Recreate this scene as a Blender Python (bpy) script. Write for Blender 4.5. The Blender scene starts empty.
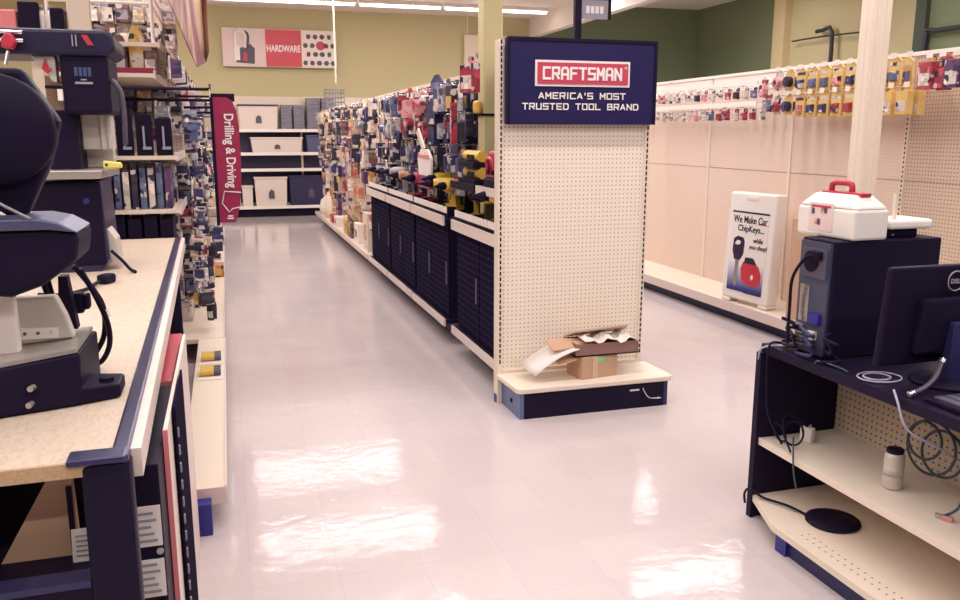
import bpy, bmesh, math, random
from mathutils import Vector, Matrix
random.seed(7)
R = math.radians
scene = bpy.context.scene
col = scene.collection

# ------------------------------------------------------------------ materials
def lin(c):
    return tuple(((v/255)/12.92 if v/255 <= .04045 else ((v/255+.055)/1.055)**2.4) for v in c) + (1.,)
MATS = {}
def mat(name, rgb, rough=.5, metal=0., spec=.5, noise=0., nscale=20., emit=0.):
    if name in MATS: return MATS[name]
    m = bpy.data.materials.new(name); m.use_nodes = True
    nt = m.node_tree; b = nt.nodes['Principled BSDF']
    b.inputs['Base Color'].default_value = lin(rgb)
    b.inputs['Roughness'].default_value = rough
    b.inputs['Metallic'].default_value = metal
    b.inputs['Specular IOR Level'].default_value = spec
    if emit:
        b.inputs['Emission Color'].default_value = lin(rgb); b.inputs['Emission Strength'].default_value = emit
    if noise:
        tc = nt.nodes.new('ShaderNodeTexCoord'); n = nt.nodes.new('ShaderNodeTexNoise')
        n.inputs['Scale'].default_value = nscale; n.inputs['Detail'].default_value = 5
        mx = nt.nodes.new('ShaderNodeMix'); mx.data_type = 'RGBA'
        c = lin(rgb)
        mx.inputs['A'].default_value = tuple(v*(1-noise) for v in c[:3])+(1,)
        mx.inputs['B'].default_value = tuple(min(1, v*(1+noise)) for v in c[:3])+(1,)
        nt.links.new(tc.outputs['Object'], n.inputs['Vector'])
        nt.links.new(n.outputs['Fac'], mx.inputs['Factor'])
        nt.links.new(mx.outputs['Result'], b.inputs['Base Color'])
    MATS[name] = m
    return m

def grid_mat(name, base, dot, axes, pitch, radius, rough=.55, shape='dot'):
    """regular pattern of holes (dot) or wires (wire) on the two given object axes"""
    m = mat(name, base, rough); nt = m.node_tree; N = nt.nodes; L = nt.links
    b = N['Principled BSDF']
    tc = N.new('ShaderNodeTexCoord'); sp = N.new('ShaderNodeSeparateXYZ')
    L.new(tc.outputs['Object'], sp.inputs[0])
    def mth(op, a, v=None):
        n = N.new('ShaderNodeMath'); n.operation = op
        if isinstance(a, (int, float)): n.inputs[0].default_value = a
        else: L.new(a, n.inputs[0])
        if v is not None:
            if isinstance(v, (int, float)): n.inputs[1].default_value = v
            else: L.new(v, n.inputs[1])
        return n.outputs[0]
    es = []
    for ax, p in zip(axes, pitch if isinstance(pitch, tuple) else (pitch, pitch)):
        t = mth('MULTIPLY', sp.outputs[ax], 1/p)
        t = mth('SUBTRACT', mth('FRACT', t), .5)
        es.append(mth('ABSOLUTE', mth('MULTIPLY', t, p)))
    if shape == 'dot':
        d = mth('SQRT', mth('ADD', mth('MULTIPLY', es[0], es[0]), mth('MULTIPLY', es[1], es[1])))
        f = mth('LESS_THAN', d, radius)
    else:
        f = mth('LESS_THAN', mth('MINIMUM', es[0], es[1]), radius)
    mx = N.new('ShaderNodeMix'); mx.data_type = 'RGBA'
    mx.inputs['A'].default_value = lin(base); mx.inputs['B'].default_value = lin(dot)
    L.new(f, mx.inputs['Factor']); L.new(mx.outputs['Result'], b.inputs['Base Color'])
    return m

def floor_mat():
    m = mat('vinyl_floor_tile', (225, 214, 212), .10, spec=.20); nt = m.node_tree; N = nt.nodes; L = nt.links
    b = N['Principled BSDF']; tc = N.new('ShaderNodeTexCoord')
    br = N.new('ShaderNodeTexBrick'); br.offset = 0; br.inputs['Scale'].default_value = 1
    br.inputs['Brick Width'].default_value = .305; br.inputs['Row Height'].default_value = .305
    br.inputs['Mortar Size'].default_value = .0015; br.inputs['Mortar Smooth'].default_value = .3
    br.inputs['Color1'].default_value = lin((203, 191, 191)); br.inputs['Color2'].default_value = lin((199, 186, 187))
    br.inputs['Mortar'].default_value = lin((190, 178, 181))
    L.new(tc.outputs['Object'], br.inputs['Vector'])
    n = N.new('ShaderNodeTexNoise'); n.inputs['Scale'].default_value = 60; n.inputs['Detail'].default_value = 6
    L.new(tc.outputs['Object'], n.inputs['Vector'])
    mx = N.new('ShaderNodeMix'); mx.data_type = 'RGBA'; mx.blend_type = 'MULTIPLY'; mx.inputs['Factor'].default_value = .12
    L.new(br.outputs['Color'], mx.inputs['A']); L.new(n.outputs['Color'], mx.inputs['B'])
    L.new(mx.outputs['Result'], b.inputs['Base Color'])
    n2 = N.new('ShaderNodeTexNoise'); n2.inputs['Scale'].default_value = 11; n2.inputs['Detail'].default_value = 5
    L.new(tc.outputs['Object'], n2.inputs['Vector'])
    bp = N.new('ShaderNodeBump'); bp.inputs['Strength'].default_value = .06; bp.inputs['Distance'].default_value = .03
    L.new(n2.outputs['Fac'], bp.inputs['Height']); L.new(bp.outputs['Normal'], b.inputs['Normal'])
    return m

def chip_mat():
    m = mat('particle_board', (229, 208, 182), .55); nt = m.node_tree; N = nt.nodes; L = nt.links
    b = N['Principled BSDF']; tc = N.new('ShaderNodeTexCoord')
    v = N.new('ShaderNodeTexVoronoi'); v.inputs['Scale'].default_value = 130
    mp = N.new('ShaderNodeMapping'); mp.inputs['Scale'].default_value = (1, .45, 1)
    L.new(tc.outputs['Object'], mp.inputs[0]); L.new(mp.outputs[0], v.inputs['Vector'])
    r = N.new('ShaderNodeValToRGB'); r.color_ramp.elements[0].color = lin((184, 163, 142)); r.color_ramp.elements[1].color = lin((198, 180, 163))
    r.color_ramp.elements[1].position = .55
    L.new(v.outputs['Color'], r.inputs[0]); L.new(r.outputs[0], b.inputs['Base Color'])
    return m

def pack_print():
    pass

INK = mat('dark_plastic', (29, 21, 44), .5, spec=.1)
INKM = mat('black_powder_coat', (30, 22, 46), .45, spec=.12)
NAVY = mat('navy_steel', (38, 36, 84), .45)
NAVYD = mat('dark_navy_print', (36, 30, 76), .5, spec=.2)
CREAM = mat('cream_enamel', (229, 213, 196), .4)
CREAM2 = mat('cream_rail', (222, 204, 196), .4)
WHITE = mat('white_plastic', (236, 228, 222), .35)
WPAPER = mat('white_paper', (233, 222, 216), .7)
PEGX = grid_mat('pegboard_side', (228, 207, 188), (176, 152, 136), (1, 2), .0254, .0042)
PEGY = grid_mat('pegboard_end', (238, 224, 208), (160, 138, 124), (0, 2), .0254, .0040)
PEGB = grid_mat('pegboard_tan_wall', (224, 200, 184), (206, 180, 164), (1, 2), .0254, .0042)
PEGR = grid_mat('pegboard_beige', (204, 180, 160), (110, 88, 84), (1, 2), .0254, .0046)
PEGK = grid_mat('pegboard_black', (40, 33, 58), (18, 14, 30), (1, 2), .0254, .004)
CAGE = grid_mat('black_wire_mesh', (24, 18, 38), (66, 58, 92), (1, 2), (.06, .045), .0016, rough=.95, shape='wire')
for m_ in (CAGE, PEGK): m_.node_tree.nodes['Principled BSDF'].inputs['Specular IOR Level'].default_value = .03
SLOT = grid_mat('slotted_upright', (226, 208, 190), (46, 36, 52), (2, 2), .032, .0085, shape='wire')
OLIVE = mat('olive_wall_paint', (196, 185, 146), .8)
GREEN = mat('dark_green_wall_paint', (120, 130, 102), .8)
OLIVE2 = mat('olive_post_paint', (198, 186, 140), .6)
CEIL = mat('ceiling_white', (236, 226, 220), .8)
FLOOR = floor_mat(); CHIP = chip_mat()
CHIPE = mat('particle_board_edge', (190, 158, 122), .7, noise=.35, nscale=160)
STEEL = mat('brushed_steel', (196, 188, 182), .35, .75)
ALU = mat('cast_aluminium', (205, 196, 186), .5, .25)
CHROME = mat('bright_chrome', (225, 220, 220), .2, .9)
KRAFT = mat('kraft_cardboard', (196, 158, 130), .8, noise=.06, nscale=9)
KRAFTD = mat('kraft_cardboard_inside', (150, 112, 92), .85)
KRAFTB = mat('reddish_brown_cardboard', (142, 106, 98), .8)
RED = mat('red_plastic', (178, 44, 66), .4)
REDB = mat('sign_red', (192, 62, 86), .5)
MAROON = mat('maroon_sign', (150, 28, 72), .45)
PINKB = mat('pink_carton', (222, 128, 132), .6)
YEL = mat('yellow_plastic', (214, 174, 74), .4)
LYEL = mat('pale_yellow_plastic', (226, 212, 112), .4)
GREY = mat('grey_plastic', (148, 142, 150), .45)
DGREY = mat('dark_grey_plastic', (84, 78, 96), .45)
BLUE = mat('blue_plastic', (44, 44, 132), .4)
TEAL = mat('greenish_cable', (58, 74, 86), .4)
CABW = mat('white_cable', (170, 166, 186), .4)
WHITEINK = mat('white_lettering', (236, 226, 226), .6)
BLACKINK = mat('black_lettering', (38, 30, 46), .6)
REDINK = mat('red_lettering', (196, 48, 62), .6)
GREENST = mat('green_sticker', (132, 214, 130), .6)
LAMP = mat('fluorescent_tube', (255, 240, 228), .5, emit=9.)

# ------------------------------------------------------------------ mesh builder
class MB:
    def __init__(s): s.v = []; s.f = []; s.mi = []; s.sm = []
    def add(s, vs, fs, m=0, smooth=False):
        k = len(s.v); s.v += [Vector(p) for p in vs]
        for f in fs: s.f.append([i+k for i in f]); s.mi.append(m); s.sm.append(smooth)
        return s
    def box(s, x0, x1, y0, y1, z0, z1, m=0):
        return s.add([(x0,y0,z0),(x1,y0,z0),(x1,y1,z0),(x0,y1,z0),(x0,y0,z1),(x1,y0,z1),(x1,y1,z1),(x0,y1,z1)],
              [(3,2,1,0),(4,5,6,7),(0,1,5,4),(1,2,6,5),(2,3,7,6),(3,0,4,7)], m)
    def hexa(s, p, m=0):   # 8 corners: bottom ring then top ring
        return s.add(p, [(3,2,1,0),(4,5,6,7),(0,1,5,4),(1,2,6,5),(2,3,7,6),(3,0,4,7)], m)
    def obox(s, c, sz, rot=(0,0,0), m=0):
        from mathutils import Euler
        M = Euler(rot).to_matrix(); c = Vector(c); h = [d/2 for d in sz]
        p = [c + M @ Vector((a*h[0], b*h[1], d*h[2])) for d in (-1,1) for a, b in ((-1,-1),(1,-1),(1,1),(-1,1))]
        return s.hexa(p, m)
    def prism(s, poly, axis, a0, a1, m=0):
        """poly: 2D points; axis 'x': (y,z), 'y': (x,z), 'z': (x,y)"""
        def P(u, w, a): return {'x': (a,u,w), 'y': (u,a,w), 'z': (u,w,a)}[axis]
        n = len(poly); vs = [P(u,w,a0) for u,w in poly] + [P(u,w,a1) for u,w in poly]
        fs = [list(range(n)), list(range(2*n-1, n-1, -1))] + [(i, i+n, (i+1)%n+n, (i+1)%n) for i in range(n)]
        return s.add(vs, fs, m)
    def cyl(s, p0, p1, r0, r1=None, n=14, m=0):
        r1 = r0 if r1 is None else r1
        p0, p1 = Vector(p0), Vector(p1); d = (p1-p0).normalized()
        a = d.orthogonal().normalized(); b = d.cross(a)
        vs = []
        for p, r in ((p0,r0),(p1,r1)):
            for i in range(n):
                t = 2*math.pi*i/n; vs.append(p + r*(math.cos(t)*a+math.sin(t)*b))
        k = len(s.v)
        s.add(vs, [(i,(i+1)%n,(i+1)%n+n,i+n) for i in range(n)], m, True)
        s.add(vs[:n], [list(range(n-1,-1,-1))], m); s.add(vs[n:], [list(range(n))], m)
        return s
    def lathe(s, prof, c=(0,0,0), n=20, m=0, axis='z'):
        c = Vector(c); vs = []
        for r, h in prof:
            for i in range(n):
                t = 2*math.pi*i/n; u, w = r*math.cos(t), r*math.sin(t)
                vs.append(c + Vector({'z': (u,w,h), 'y': (u,h,w), 'x': (h,u,w)}[axis]))
        fs = []
        for k in range(len(prof)-1):
            for i in range(n):
                j = (i+1)%n; fs.append((k*n+i, k*n+j, (k+1)*n+j, (k+1)*n+i))
        fs.append(list(range(n-1,-1,-1))); fs.append([ (len(prof)-1)*n+i for i in range(n)])
        return s.add(vs, fs, m, True)
    def tube(s, pts, r, n=8, m=0, sub=6, closed=False):
        P = [Vector(p) for p in pts]
        if sub > 1 and len(P) > 2:
            Q = []; N = len(P)
            for i in range(N if closed else N-1):
                p0 = P[(i-1)%N] if closed or i else P[0]; p1 = P[i]; p2 = P[(i+1)%N]
                p3 = P[(i+2)%N] if closed or i+2 < N else P[-1]
                for k in range(sub):
                    t = k/sub
                    Q.append(.5*((2*p1)+(-p0+p2)*t+(2*p0-5*p1+4*p2-p3)*t*t+(-p0+3*p1-3*p2+p3)*t**3))
            if not closed: Q.append(P[-1])
            P = Q
        N = len(P); vs = []; a = None
        for i, p in enumerate(P):
            d = (P[(i+1)%N]-P[i-1]) if (closed or 0 < i < N-1) else (P[1]-P[0] if i == 0 else P[-1]-P[-2])
            d.normalize()
            a = d.orthogonal().normalized() if a is None else (a-d*a.dot(d)).normalized()
            b = d.cross(a)
            for k in range(n):
                t = 2*math.pi*k/n; vs.append(p + r*(math.cos(t)*a+math.sin(t)*b))
        fs = []
        for i in range(N if closed else N-1):
            j = (i+1)%N
            for k in range(n): fs.append((i*n+k, i*n+(k+1)%n, j*n+(k+1)%n, j*n+k))
        s.add(vs, fs, m, True)
        if not closed:
            s.add(vs[:n], [list(range(n-1,-1,-1))], m); s.add(vs[-n:], [list(range(n))], m)
        return s
    def build(s, name, mats, parent=None, loc=(0,0,0), bevel=0., seg=2):
        mats = mats if isinstance(mats, (list, tuple)) else [mats]
        org = parent['_o'] if parent is not None else loc
        org = Vector(org)
        me = bpy.data.meshes.new(name)
        me.from_pydata([tuple(p-org) for p in s.v], [], s.f)
        for mm in mats: me.materials.append(mm)
        for p, i, sm in zip(me.polygons, s.mi, s.sm): p.material_index = i; p.use_smooth = sm
        bm = bmesh.new(); bm.from_mesh(me); bmesh.ops.recalc_face_normals(bm, faces=bm.faces); bm.to_mesh(me); bm.free()
        o = bpy.data.objects.new(name, me); col.objects.link(o)
        if parent is not None:
            o.parent = parent; o['_o'] = tuple(org)
        else:
            o.location = org; o['_o'] = tuple(org)
        if bevel:
            md = o.modifiers.new('Bevel', 'BEVEL'); md.width = bevel; md.segments = seg; md.limit_method = 'ANGLE'; md.angle_limit = R(40)
        return o

def B(*a, m=0): return MB().box(*a, m=m)
def tag(o, label, cat, group=None, kind=None):
    o['label'] = label; o['category'] = cat
    if group: o['group'] = group
    if kind: o['kind'] = kind
    return o
def thing(name, label, cat, loc, group=None):
    o = bpy.data.objects.new(name, None); col.objects.link(o); o.location = loc; o['_o'] = tuple(loc)
    o.empty_display_size = .05
    return tag(o, label, cat, group)
def struct(o): o['kind'] = 'structure'; return o
def dup(root, loc=None, rot=None, scale=None, label=None, group=None, mats=None):
    r = root.copy(); col.objects.link(r)
    if loc is not None: r.location = loc
    if rot is not None: r.rotation_euler = rot
    if scale is not None: r.scale = scale
    if label: r['label'] = label
    if group: r['group'] = group
    for ch in list(root.children):
        c = ch.copy(); col.objects.link(c); c.parent = r
        for g in list(ch.children):
            d = g.copy(); col.objects.link(d); d.parent = c
    return r

def text(s, c, xd, yd, w, h, m=0, bold=.0, mb=None, align=0, depth=.0015):
    """lettering as solid mesh: centre c (align -1: left edge at c), xd / yd unit reading and up directions, fitted into w x h"""
    cu = bpy.data.curves.new('txt', 'FONT'); cu.body = s; cu.offset = bold; cu.extrude = .01
    ob = bpy.data.objects.new('txt', cu); col.objects.link(ob)
    dg = bpy.context.evaluated_depsgraph_get(); me = bpy.data.meshes.new_from_object(ob.evaluated_get(dg))
    bpy.data.objects.remove(ob); bpy.data.curves.remove(cu)
    xs = [v.co.x for v in me.vertices]; ys = [v.co.y for v in me.vertices]
    x0, x1, y0, y1 = min(xs), max(xs), min(ys), max(ys)
    sx = w/(x1-x0); sy = h/(y1-y0); xd, yd, c = Vector(xd), Vector(yd), Vector(c); zd = xd.cross(yd)
    cx = x0 if align == -1 else (x0+x1)/2
    mb = mb or MB()
    mb.add([c + xd*(v.co.x-cx)*sx + yd*(v.co.y-(y0+y1)/2)*sy + zd*(depth if v.co.z > 0 else -depth) for v in me.vertices],
           [list(p.vertices) for p in me.polygons], m)
    bpy.data.meshes.remove(me)
    return mb
STROKE = {'C': [[(1,1),(0,1),(0,0),(1,0)]], 'R': [[(0,0),(0,1),(1,1),(1,.46),(0,.46)],[(.5,.46),(1,0)]], 'A': [[(0,0),(.0,.8),(.22,1),(.78,1),(1,.8),(1,0)],[(0,.4),(1,.4)]],
 'a': [[(0,0),(.5,1),(1,0)],[(.2,.3),(.8,.3)]], 'F': [[(0,0),(0,1),(1,1)],[(0,.5),(.8,.5)]], 'T': [[(0,1),(1,1)],[(.5,1),(.5,0)]], 'S': [[(1,1),(0,1),(0,.5),(1,.5),(1,0),(0,0)]],
 'M': [[(0,0),(0,1),(.5,.35),(1,1),(1,0)]], 'N': [[(0,0),(0,1),(1,0),(1,1)]], 'E': [[(1,1),(0,1),(0,0),(1,0)],[(0,.5),(.85,.5)]], 'I': [[(.5,0),(.5,1)]], "'": [[(.5,1),(.5,.72)]],
 'O': [[(0,0),(0,1),(1,1),(1,0),(0,0)]], 'U': [[(0,1),(0,0),(1,0),(1,1)]], 'D': [[(0,0),(0,1),(.8,1),(1,.8),(1,.2),(.8,0),(0,0)]], 'L': [[(0,1),(0,0),(1,0)]], 'B': [[(0,0),(0,1),(.9,1),(.9,.52),(0,.52)],[(.9,.52),(1,.52),(1,0),(0,0)]]}
def block(s, c, xd, yd, w, h, th, gap=.45, mb=None, depth=.0015):
    """square block lettering: every stroke a thick bar, whole line centred on c and fitted into w x h"""
    adv = [0]
    for ch in s: adv.append(adv[-1] + (.75 if ch == ' ' else .25 if ch in "I'" else 1) + gap)
    tot = adv[-1]-gap; xd, yd, c = Vector(xd), Vector(yd), Vector(c); zd = xd.cross(yd); mb = mb or MB()
    u = (w-th)/tot; H = h-th
    for i, ch in enumerate(s):
        wd = .25 if ch in "I'" else 1
        for k, pl in enumerate(STROKE.get(ch, [])):
            for j, (p, q) in enumerate(zip(pl, pl[1:])):
                P = Vector(((adv[i]+p[0]*wd-tot/2)*u, (p[1]-.5)*H)); Q = Vector(((adv[i]+q[0]*wd-tot/2)*u, (q[1]-.5)*H))
                d = (Q-P).normalized(); n = Vector((-d.y, d.x))*th/2; e = d*th/2 if min(abs(d.x), abs(d.y)) < .05 else d*th*.2
                P -= e; Q += e; z = depth*(1+.02*j+.1*k)
                cs = [P-n, Q-n, Q+n, P+n]
                mb.hexa([c+xd*a.x+yd*a.y-zd*depth for a in cs] + [c+xd*a.x+yd*a.y+zd*z for a in cs])
    return mb
FX, FZ = (1,0,0), (0,0,1)          # lettering on faces turned to -Y
SX = (0,-1,0)                       # lettering on faces turned to -X

ORD = ['zeroth','first','second','third','fourth','fifth','sixth','seventh','eighth','ninth','tenth','eleventh','twelfth','thirteenth',
       'fourteenth','fifteenth','sixteenth','seventeenth','eighteenth','nineteenth','twentieth','twenty-first','twenty-second','twenty-third','twenty-fourth','twenty-fifth','twenty-sixth']

# ------------------------------------------------------------------ camera and light
cam = bpy.data.cameras.new('camera'); cam.sensor_width = 36; cam.lens = 36*830/960; cam.clip_start = .05; cam.clip_end = 100
co = bpy.data.objects.new('camera', cam); col.objects.link(co)
co.location = (0, 0, 1.55); co.rotation_euler = (R(90-11.31), 0, R(-16.828)); scene.camera = co
scene.view_settings.view_transform = 'Standard'; scene.view_settings.look = 'None'; scene.view_settings.gamma = 1
scene.view_settings.use_curve_mapping = False
scene.view_settings.exposure = -.06
w = bpy.data.worlds.new('world'); scene.world = w; w.use_nodes = True
w.node_tree.nodes['Background'].inputs[0].default_value = (.80, .74, .86, 1); w.node_tree.nodes['Background'].inputs[1].default_value = .08
def area(x0, x1, y, z, power, sy=.14, colr=(1, .945, .925)):
    l = bpy.data.lights.new('fluorescent_row', 'AREA'); l.shape = 'RECTANGLE'; l.size = x1-x0; l.size_y = sy; l.energy = power; l.color = colr
    o = bpy.data.objects.new('fluorescent_row', l); col.objects.link(o); o.location = ((x0+x1)/2, y, z)
for y, p in ((12.9, 225), (10.5, 228), (8.2, 215), (5.8, 195), (3.4, 165), (1.0, 165), (-1.4, 160)): area(-4.5, 5.9, y, 3.80, p)
for y in (13.0, 9.5, 6.0): area(6.9, 9.0, y, 4.12, 55)

# ------------------------------------------------------------------ the room
struct(B(-6, 10.1, -3.5, 16.8, -.08, 0).build('floor', FLOOR))
struct(B(-6, 6.22, -3.5, 16.9, 3.87, 3.97).build('ceiling', CEIL))
struct(B(6.22, 10.2, -3.5, 16.9, 4.2, 4.3).build('ceiling_right', CEIL))
struct(B(6.14, 6.30, -3.5, 16.8, 3.5, 4.2).build('trim_1', CEIL))
struct(B(-6, 6.14, 16.8, 16.9, 0, 3.87).build('wall_back', OLIVE))
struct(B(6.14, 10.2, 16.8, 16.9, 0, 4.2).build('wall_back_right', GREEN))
struct(B(10.1, 10.2, -3.5, 16.8, 0, 4.2).build('wall_right', OLIVE))
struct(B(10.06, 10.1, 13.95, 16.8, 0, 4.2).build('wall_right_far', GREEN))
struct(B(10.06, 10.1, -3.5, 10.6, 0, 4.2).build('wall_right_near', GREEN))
struct(B(9.95, 10.1, 13.62, 13.95, 0, 4.2).build('trim_2', mat('pilaster_cream', (214, 194, 152), .7)))
struct(B(-6.1, -6, -3.5, 16.8, 0, 3.87).build('wall_left', OLIVE))
struct(B(9.98, 10.06, 10.35, 10.55, 0, 4.2).build('trim_3', mat('dark_green_conduit', (70, 78, 66), .6)))
tag(MB().tube([(9.98,12.35,2.2),(9.98,12.35,3.24),(9.98,12.6,3.3),(9.98,12.75,3.3)], .035, sub=3).tube([(9.98,13.4,3.2),(9.98,12.5,3.2),(9.98,11.2,3.15)], .015, sub=2).build('wall_pipe', mat('dark_pipe', (52, 46, 60), .5)),
    'dark pipe bent at its top on the green right wall', 'pipe')
tag(MB().tube([(9.97,10.3,2.0),(9.97,10.3,2.98),(9.97,10.1,3.02),(9.97,8.6,3.02)], .035, sub=3).build('wall_pipe', mat('dark_pipe', (52, 46, 60), .5)),
    'dark pipe running along the right wall above the yellow packs', 'pipe')

# ceiling strip light in view
for k, (x0, x1) in enumerate(((-4.4, -1.1), (-1.05, 2.35), (2.4, 3.9), (3.95, 5.95))):
    if k == 0: continue
    t = thing('strip_light', ['', 'ceiling strip light over the left end of the back wall', 'ceiling strip light left of the olive post on the far ceiling',
              'ceiling strip light just right of the olive post on the far ceiling'][k], 'ceiling light', ((x0+x1)/2, 15.3, 3.87), 'fluorescent strips at the far wall')
    B(x0, x1, 15.24, 15.36, 3.80, 3.87).build('housing', CEIL, t)
    MB().cyl((x0+.03, 15.27, 3.785), (x1-.03, 15.27, 3.785), .022).build('tube', LAMP, t)
    MB().cyl((x0+.03, 15.33, 3.785), (x1-.03, 15.33, 3.785), .022).build('tube', LAMP, t)

# posts
tag(B(1.737, 1.88, 5.66, 5.80, 0, 3.87).build('support_post', OLIVE2, bevel=.012), 'olive painted square post behind the tool brand display', 'post')
t = thing('post_strap', 'dark strap around the olive post', 'strap', (1.81, 5.73, 1.68))
MB().box(1.727, 1.89, 5.65, 5.81, 1.675, 1.69).build('band', INK, t); B(1.69, 1.727, 5.66, 5.78, 1.69, 1.78).build('cap', YEL, t, bevel=.02)
t = thing('support_post', 'cream channel post standing in front of the yellow packs', 'post', (3.74, 4.3, 0))
MB().box(3.72, 3.86, 4.26, 4.30, 0, 3.87).box(3.72, 3.735, 4.30, 4.36, 0, 3.87).box(3.845, 3.86, 4.30, 4.36, 0, 3.87).build('channel', CREAM, t, bevel=.004)
MB().box(3.75, 3.765, 4.252, 4.26, 0, 3.87).box(3.815, 3.83, 4.252, 4.26, 0, 3.87).build('rib', CREAM, t)
tag(B(-.86, -.73, 5.70, 5.735, 0, 3.87).build('support_post', CREAM, bevel=.008), 'cream post rising behind the saws on the left', 'post')

# ------------------------------------------------------------------ back wall shelving
t = thing('storage_shelving', 'cream shelving unit of storage totes at the end of the aisle', 'shelving', (1.4, 16.5, 0))
B(-.6, 3.4, 16.70, 16.78, 0, 2.25).build('back_panel', CREAM, t)
B(-.6, 3.4, 16.685, 16.70, .25, 1.60).build('navy_panel', mat('navy_back_panel', (46, 40, 76), .6), t)
for z, dd in ((.20, .45), (.90, .40), (1.20, .40), (1.63, .40)):
    s_ = B(-.6, 3.4, 16.74-dd, 16.69, z-.035, z).build('shelf', CREAM, t)
    B(-.6, 3.4, 16.725-dd, 16.74-dd, z-.045, z+.012).build('price_rail', WHITE, s_)
B(-.6, 3.4, 16.36, 16.38, 0, .165).build('kick_plate', INK, t)
for x in (-.6, .22, 1.43, 2.64): B(x-.02, x+.02, 16.66, 16.69, .2, 2.25).build('upright', CREAM, t)
def tote(x0, x1, z, h, m, label, lidm=None, blob=True, y0=16.34, y1=16.64):
    t = thing('storage_tote', label, 'storage box', ((x0+x1)/2, 16.5, z))
    i = .03*(x1-x0)
    MB().hexa([(x0+i,y0+.02,z),(x1-i,y0+.02,z),(x1-i,y1,z),(x0+i,y1,z),(x0,y0,z+h),(x1,y0,z+h),(x1,y1,z+h),(x0,y1,z+h)]).build('body', m, t, bevel=.012)
    B(x0-.012, x1+.012, y0-.015, y1+.01, z+h, z+h+.03).build('lid', lidm or m, t, bevel=.008)
    if blob:
        c = (x0+x1)/2; MB().prism([(c-.05,z+h*.28),(c+.06,z+h*.28),(c+.05,z+h*.55),(c,z+h*.62),(c-.045,z+h*.5)], 'y', y0-.004, y0+.02).build('printed_label', DGREY, t)
WT = mat('milky_tote', (222, 206, 198), .4)
tote(.27, .99, 1.63, .43, WT, 'milky storage tote with dark lid on the top shelf of the back wall', mat('navy_lid', (58, 54, 104), .4))
tote(.47, 1.42, 1.20, .26, WT, 'long low milky tote on the second shelf of the back wall')
tote(1.5, 2.1, 1.20, .30, mat('blue_grey_tote', (86, 84, 118), .5), 'blue grey tote beside the long low tote on the back wall', blob=False)
tote(.50, 1.10, .20, .52, WT, 'tall milky tote with a printed label on the lowest back shelf')
tote(.27, .46, .20, .36, WT, 'small milky tote at the left end of the lowest back shelf', blob=False)
tote(1.14, 1.95, .20, .54, mat('navy_tote', (42, 36, 74), .5), 'large dark navy tote on the lowest back shelf')
MB().prism([(1.33,.44),(1.37,.44),(1.37,.5),(1.33,.5)], 'y', 16.33, 16.345)
GB = mat('grey_bin', (150, 144, 160), .45)
k = 0
for x in (1.04, 1.27, 1.52, 1.80):
    n = 7 if x < 1.5 else 9
    for j in range(n):
        wv = .20 if x < 1.5 else .25; z = 1.63 + j*.066
        o = MB().hexa([(x+.012,16.36,z),(x+wv-.012,16.36,z),(x+wv-.012,16.6,z),(x+.012,16.6,z),(x,16.34,z+.06),(x+wv,16.34,z+.06),(x+wv,16.62,z+.06),(x,16.62,z+.06)]).box(x-.006, x+wv+.006, 16.33, 16.63, z+.05, z+.06).build('storage_bin', GB, loc=(x, 16.48, z))
        tag(o, 'grey nested storage bin, %s from the bottom of the %s stack on the back wall' % (ORD[j+1], ORD[[1.04,1.27,1.52,1.80].index(x)+1]), 'storage bin', 'grey bins stacked on the top back shelf')
t = thing('wire_basket', 'grey wire basket on top of the far end of the middle shelves', 'basket', (1.87, 15.2, 2.0))
m_ = MB()
for z in (2.02, 2.10, 2.18, 2.26, 2.32):
    for a, b in (((1.75,15.0),(2.05,15.0)), ((1.75,15.0),(1.75,15.4)), ((2.05,15.0),(2.05,15.4)), ((1.75,15.4),(2.05,15.4))): m_.cyl((*a,z), (*b,z), .008, n=6)
for q in (1.75, 1.85, 1.95, 2.05):
    for y in (15.0, 15.4): m_.cyl((q,y,2.0), (q,y,2.32), .008, n=6)
m_.build('basket_wires', GREY, t); B(1.75, 2.05, 15.0, 15.4, 2.0, 2.02).build('bottom', GREY, t)

# HARDWARE sign
t = thing('wall_sign', 'wide sign reading HARDWARE high on the back wall', 'sign', (1.1, 16.75, 2.8))
B(.06, 2.16, 16.68, 16.76, 2.79, 3.48).build('board', CREAM, t)
MB().box(.06, .84, 16.672, 16.68, 2.81, 3.46).build('padlock_panel', mat('pale_pink_print', (222, 200, 200), .6), t)
MB().tube([(.30,16.668,3.12),(.30,16.668,3.36),(.38,16.668,3.43),(.47,16.668,3.36),(.47,16.668,3.12)], .025).box(.27,.37,16.66,16.67,2.9,3.16).build('padlock_silver', WHITE, t)
MB().prism([(.30,2.86),(.63,2.84),(.64,3.12),(.56,3.2),(.46,3.14),(.33,3.12)], 'y', 16.664, 16.671).tube([(.5,16.668,3.1),(.53,16.668,3.34),(.48,16.668,3.42)], .02).build('padlock_dark', DGREY, t)
MB().prism([(.42,2.9),(.50,2.88),(.50,3.02),(.44,3.06)], 'y', 16.659, 16.664).build('padlock_red', REDB, t)
B(.84, 1.50, 16.668, 16.68, 2.80, 3.47).build('red_panel', mat('hardware_red', (204, 78, 92), .5), t)
text('HARDWARE', (1.17, 16.665, 3.13), FX, FZ, .62, .125, bold=.03).build('lettering', WHITEINK, t)
B(1.50, 2.16, 16.672, 16.68, 2.81, 3.46).build('bolt_panel', WPAPER, t)
rr = random.Random(3); bpm = [DGREY, mat('dark_red_print', (120, 52, 70), .6)]
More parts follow.
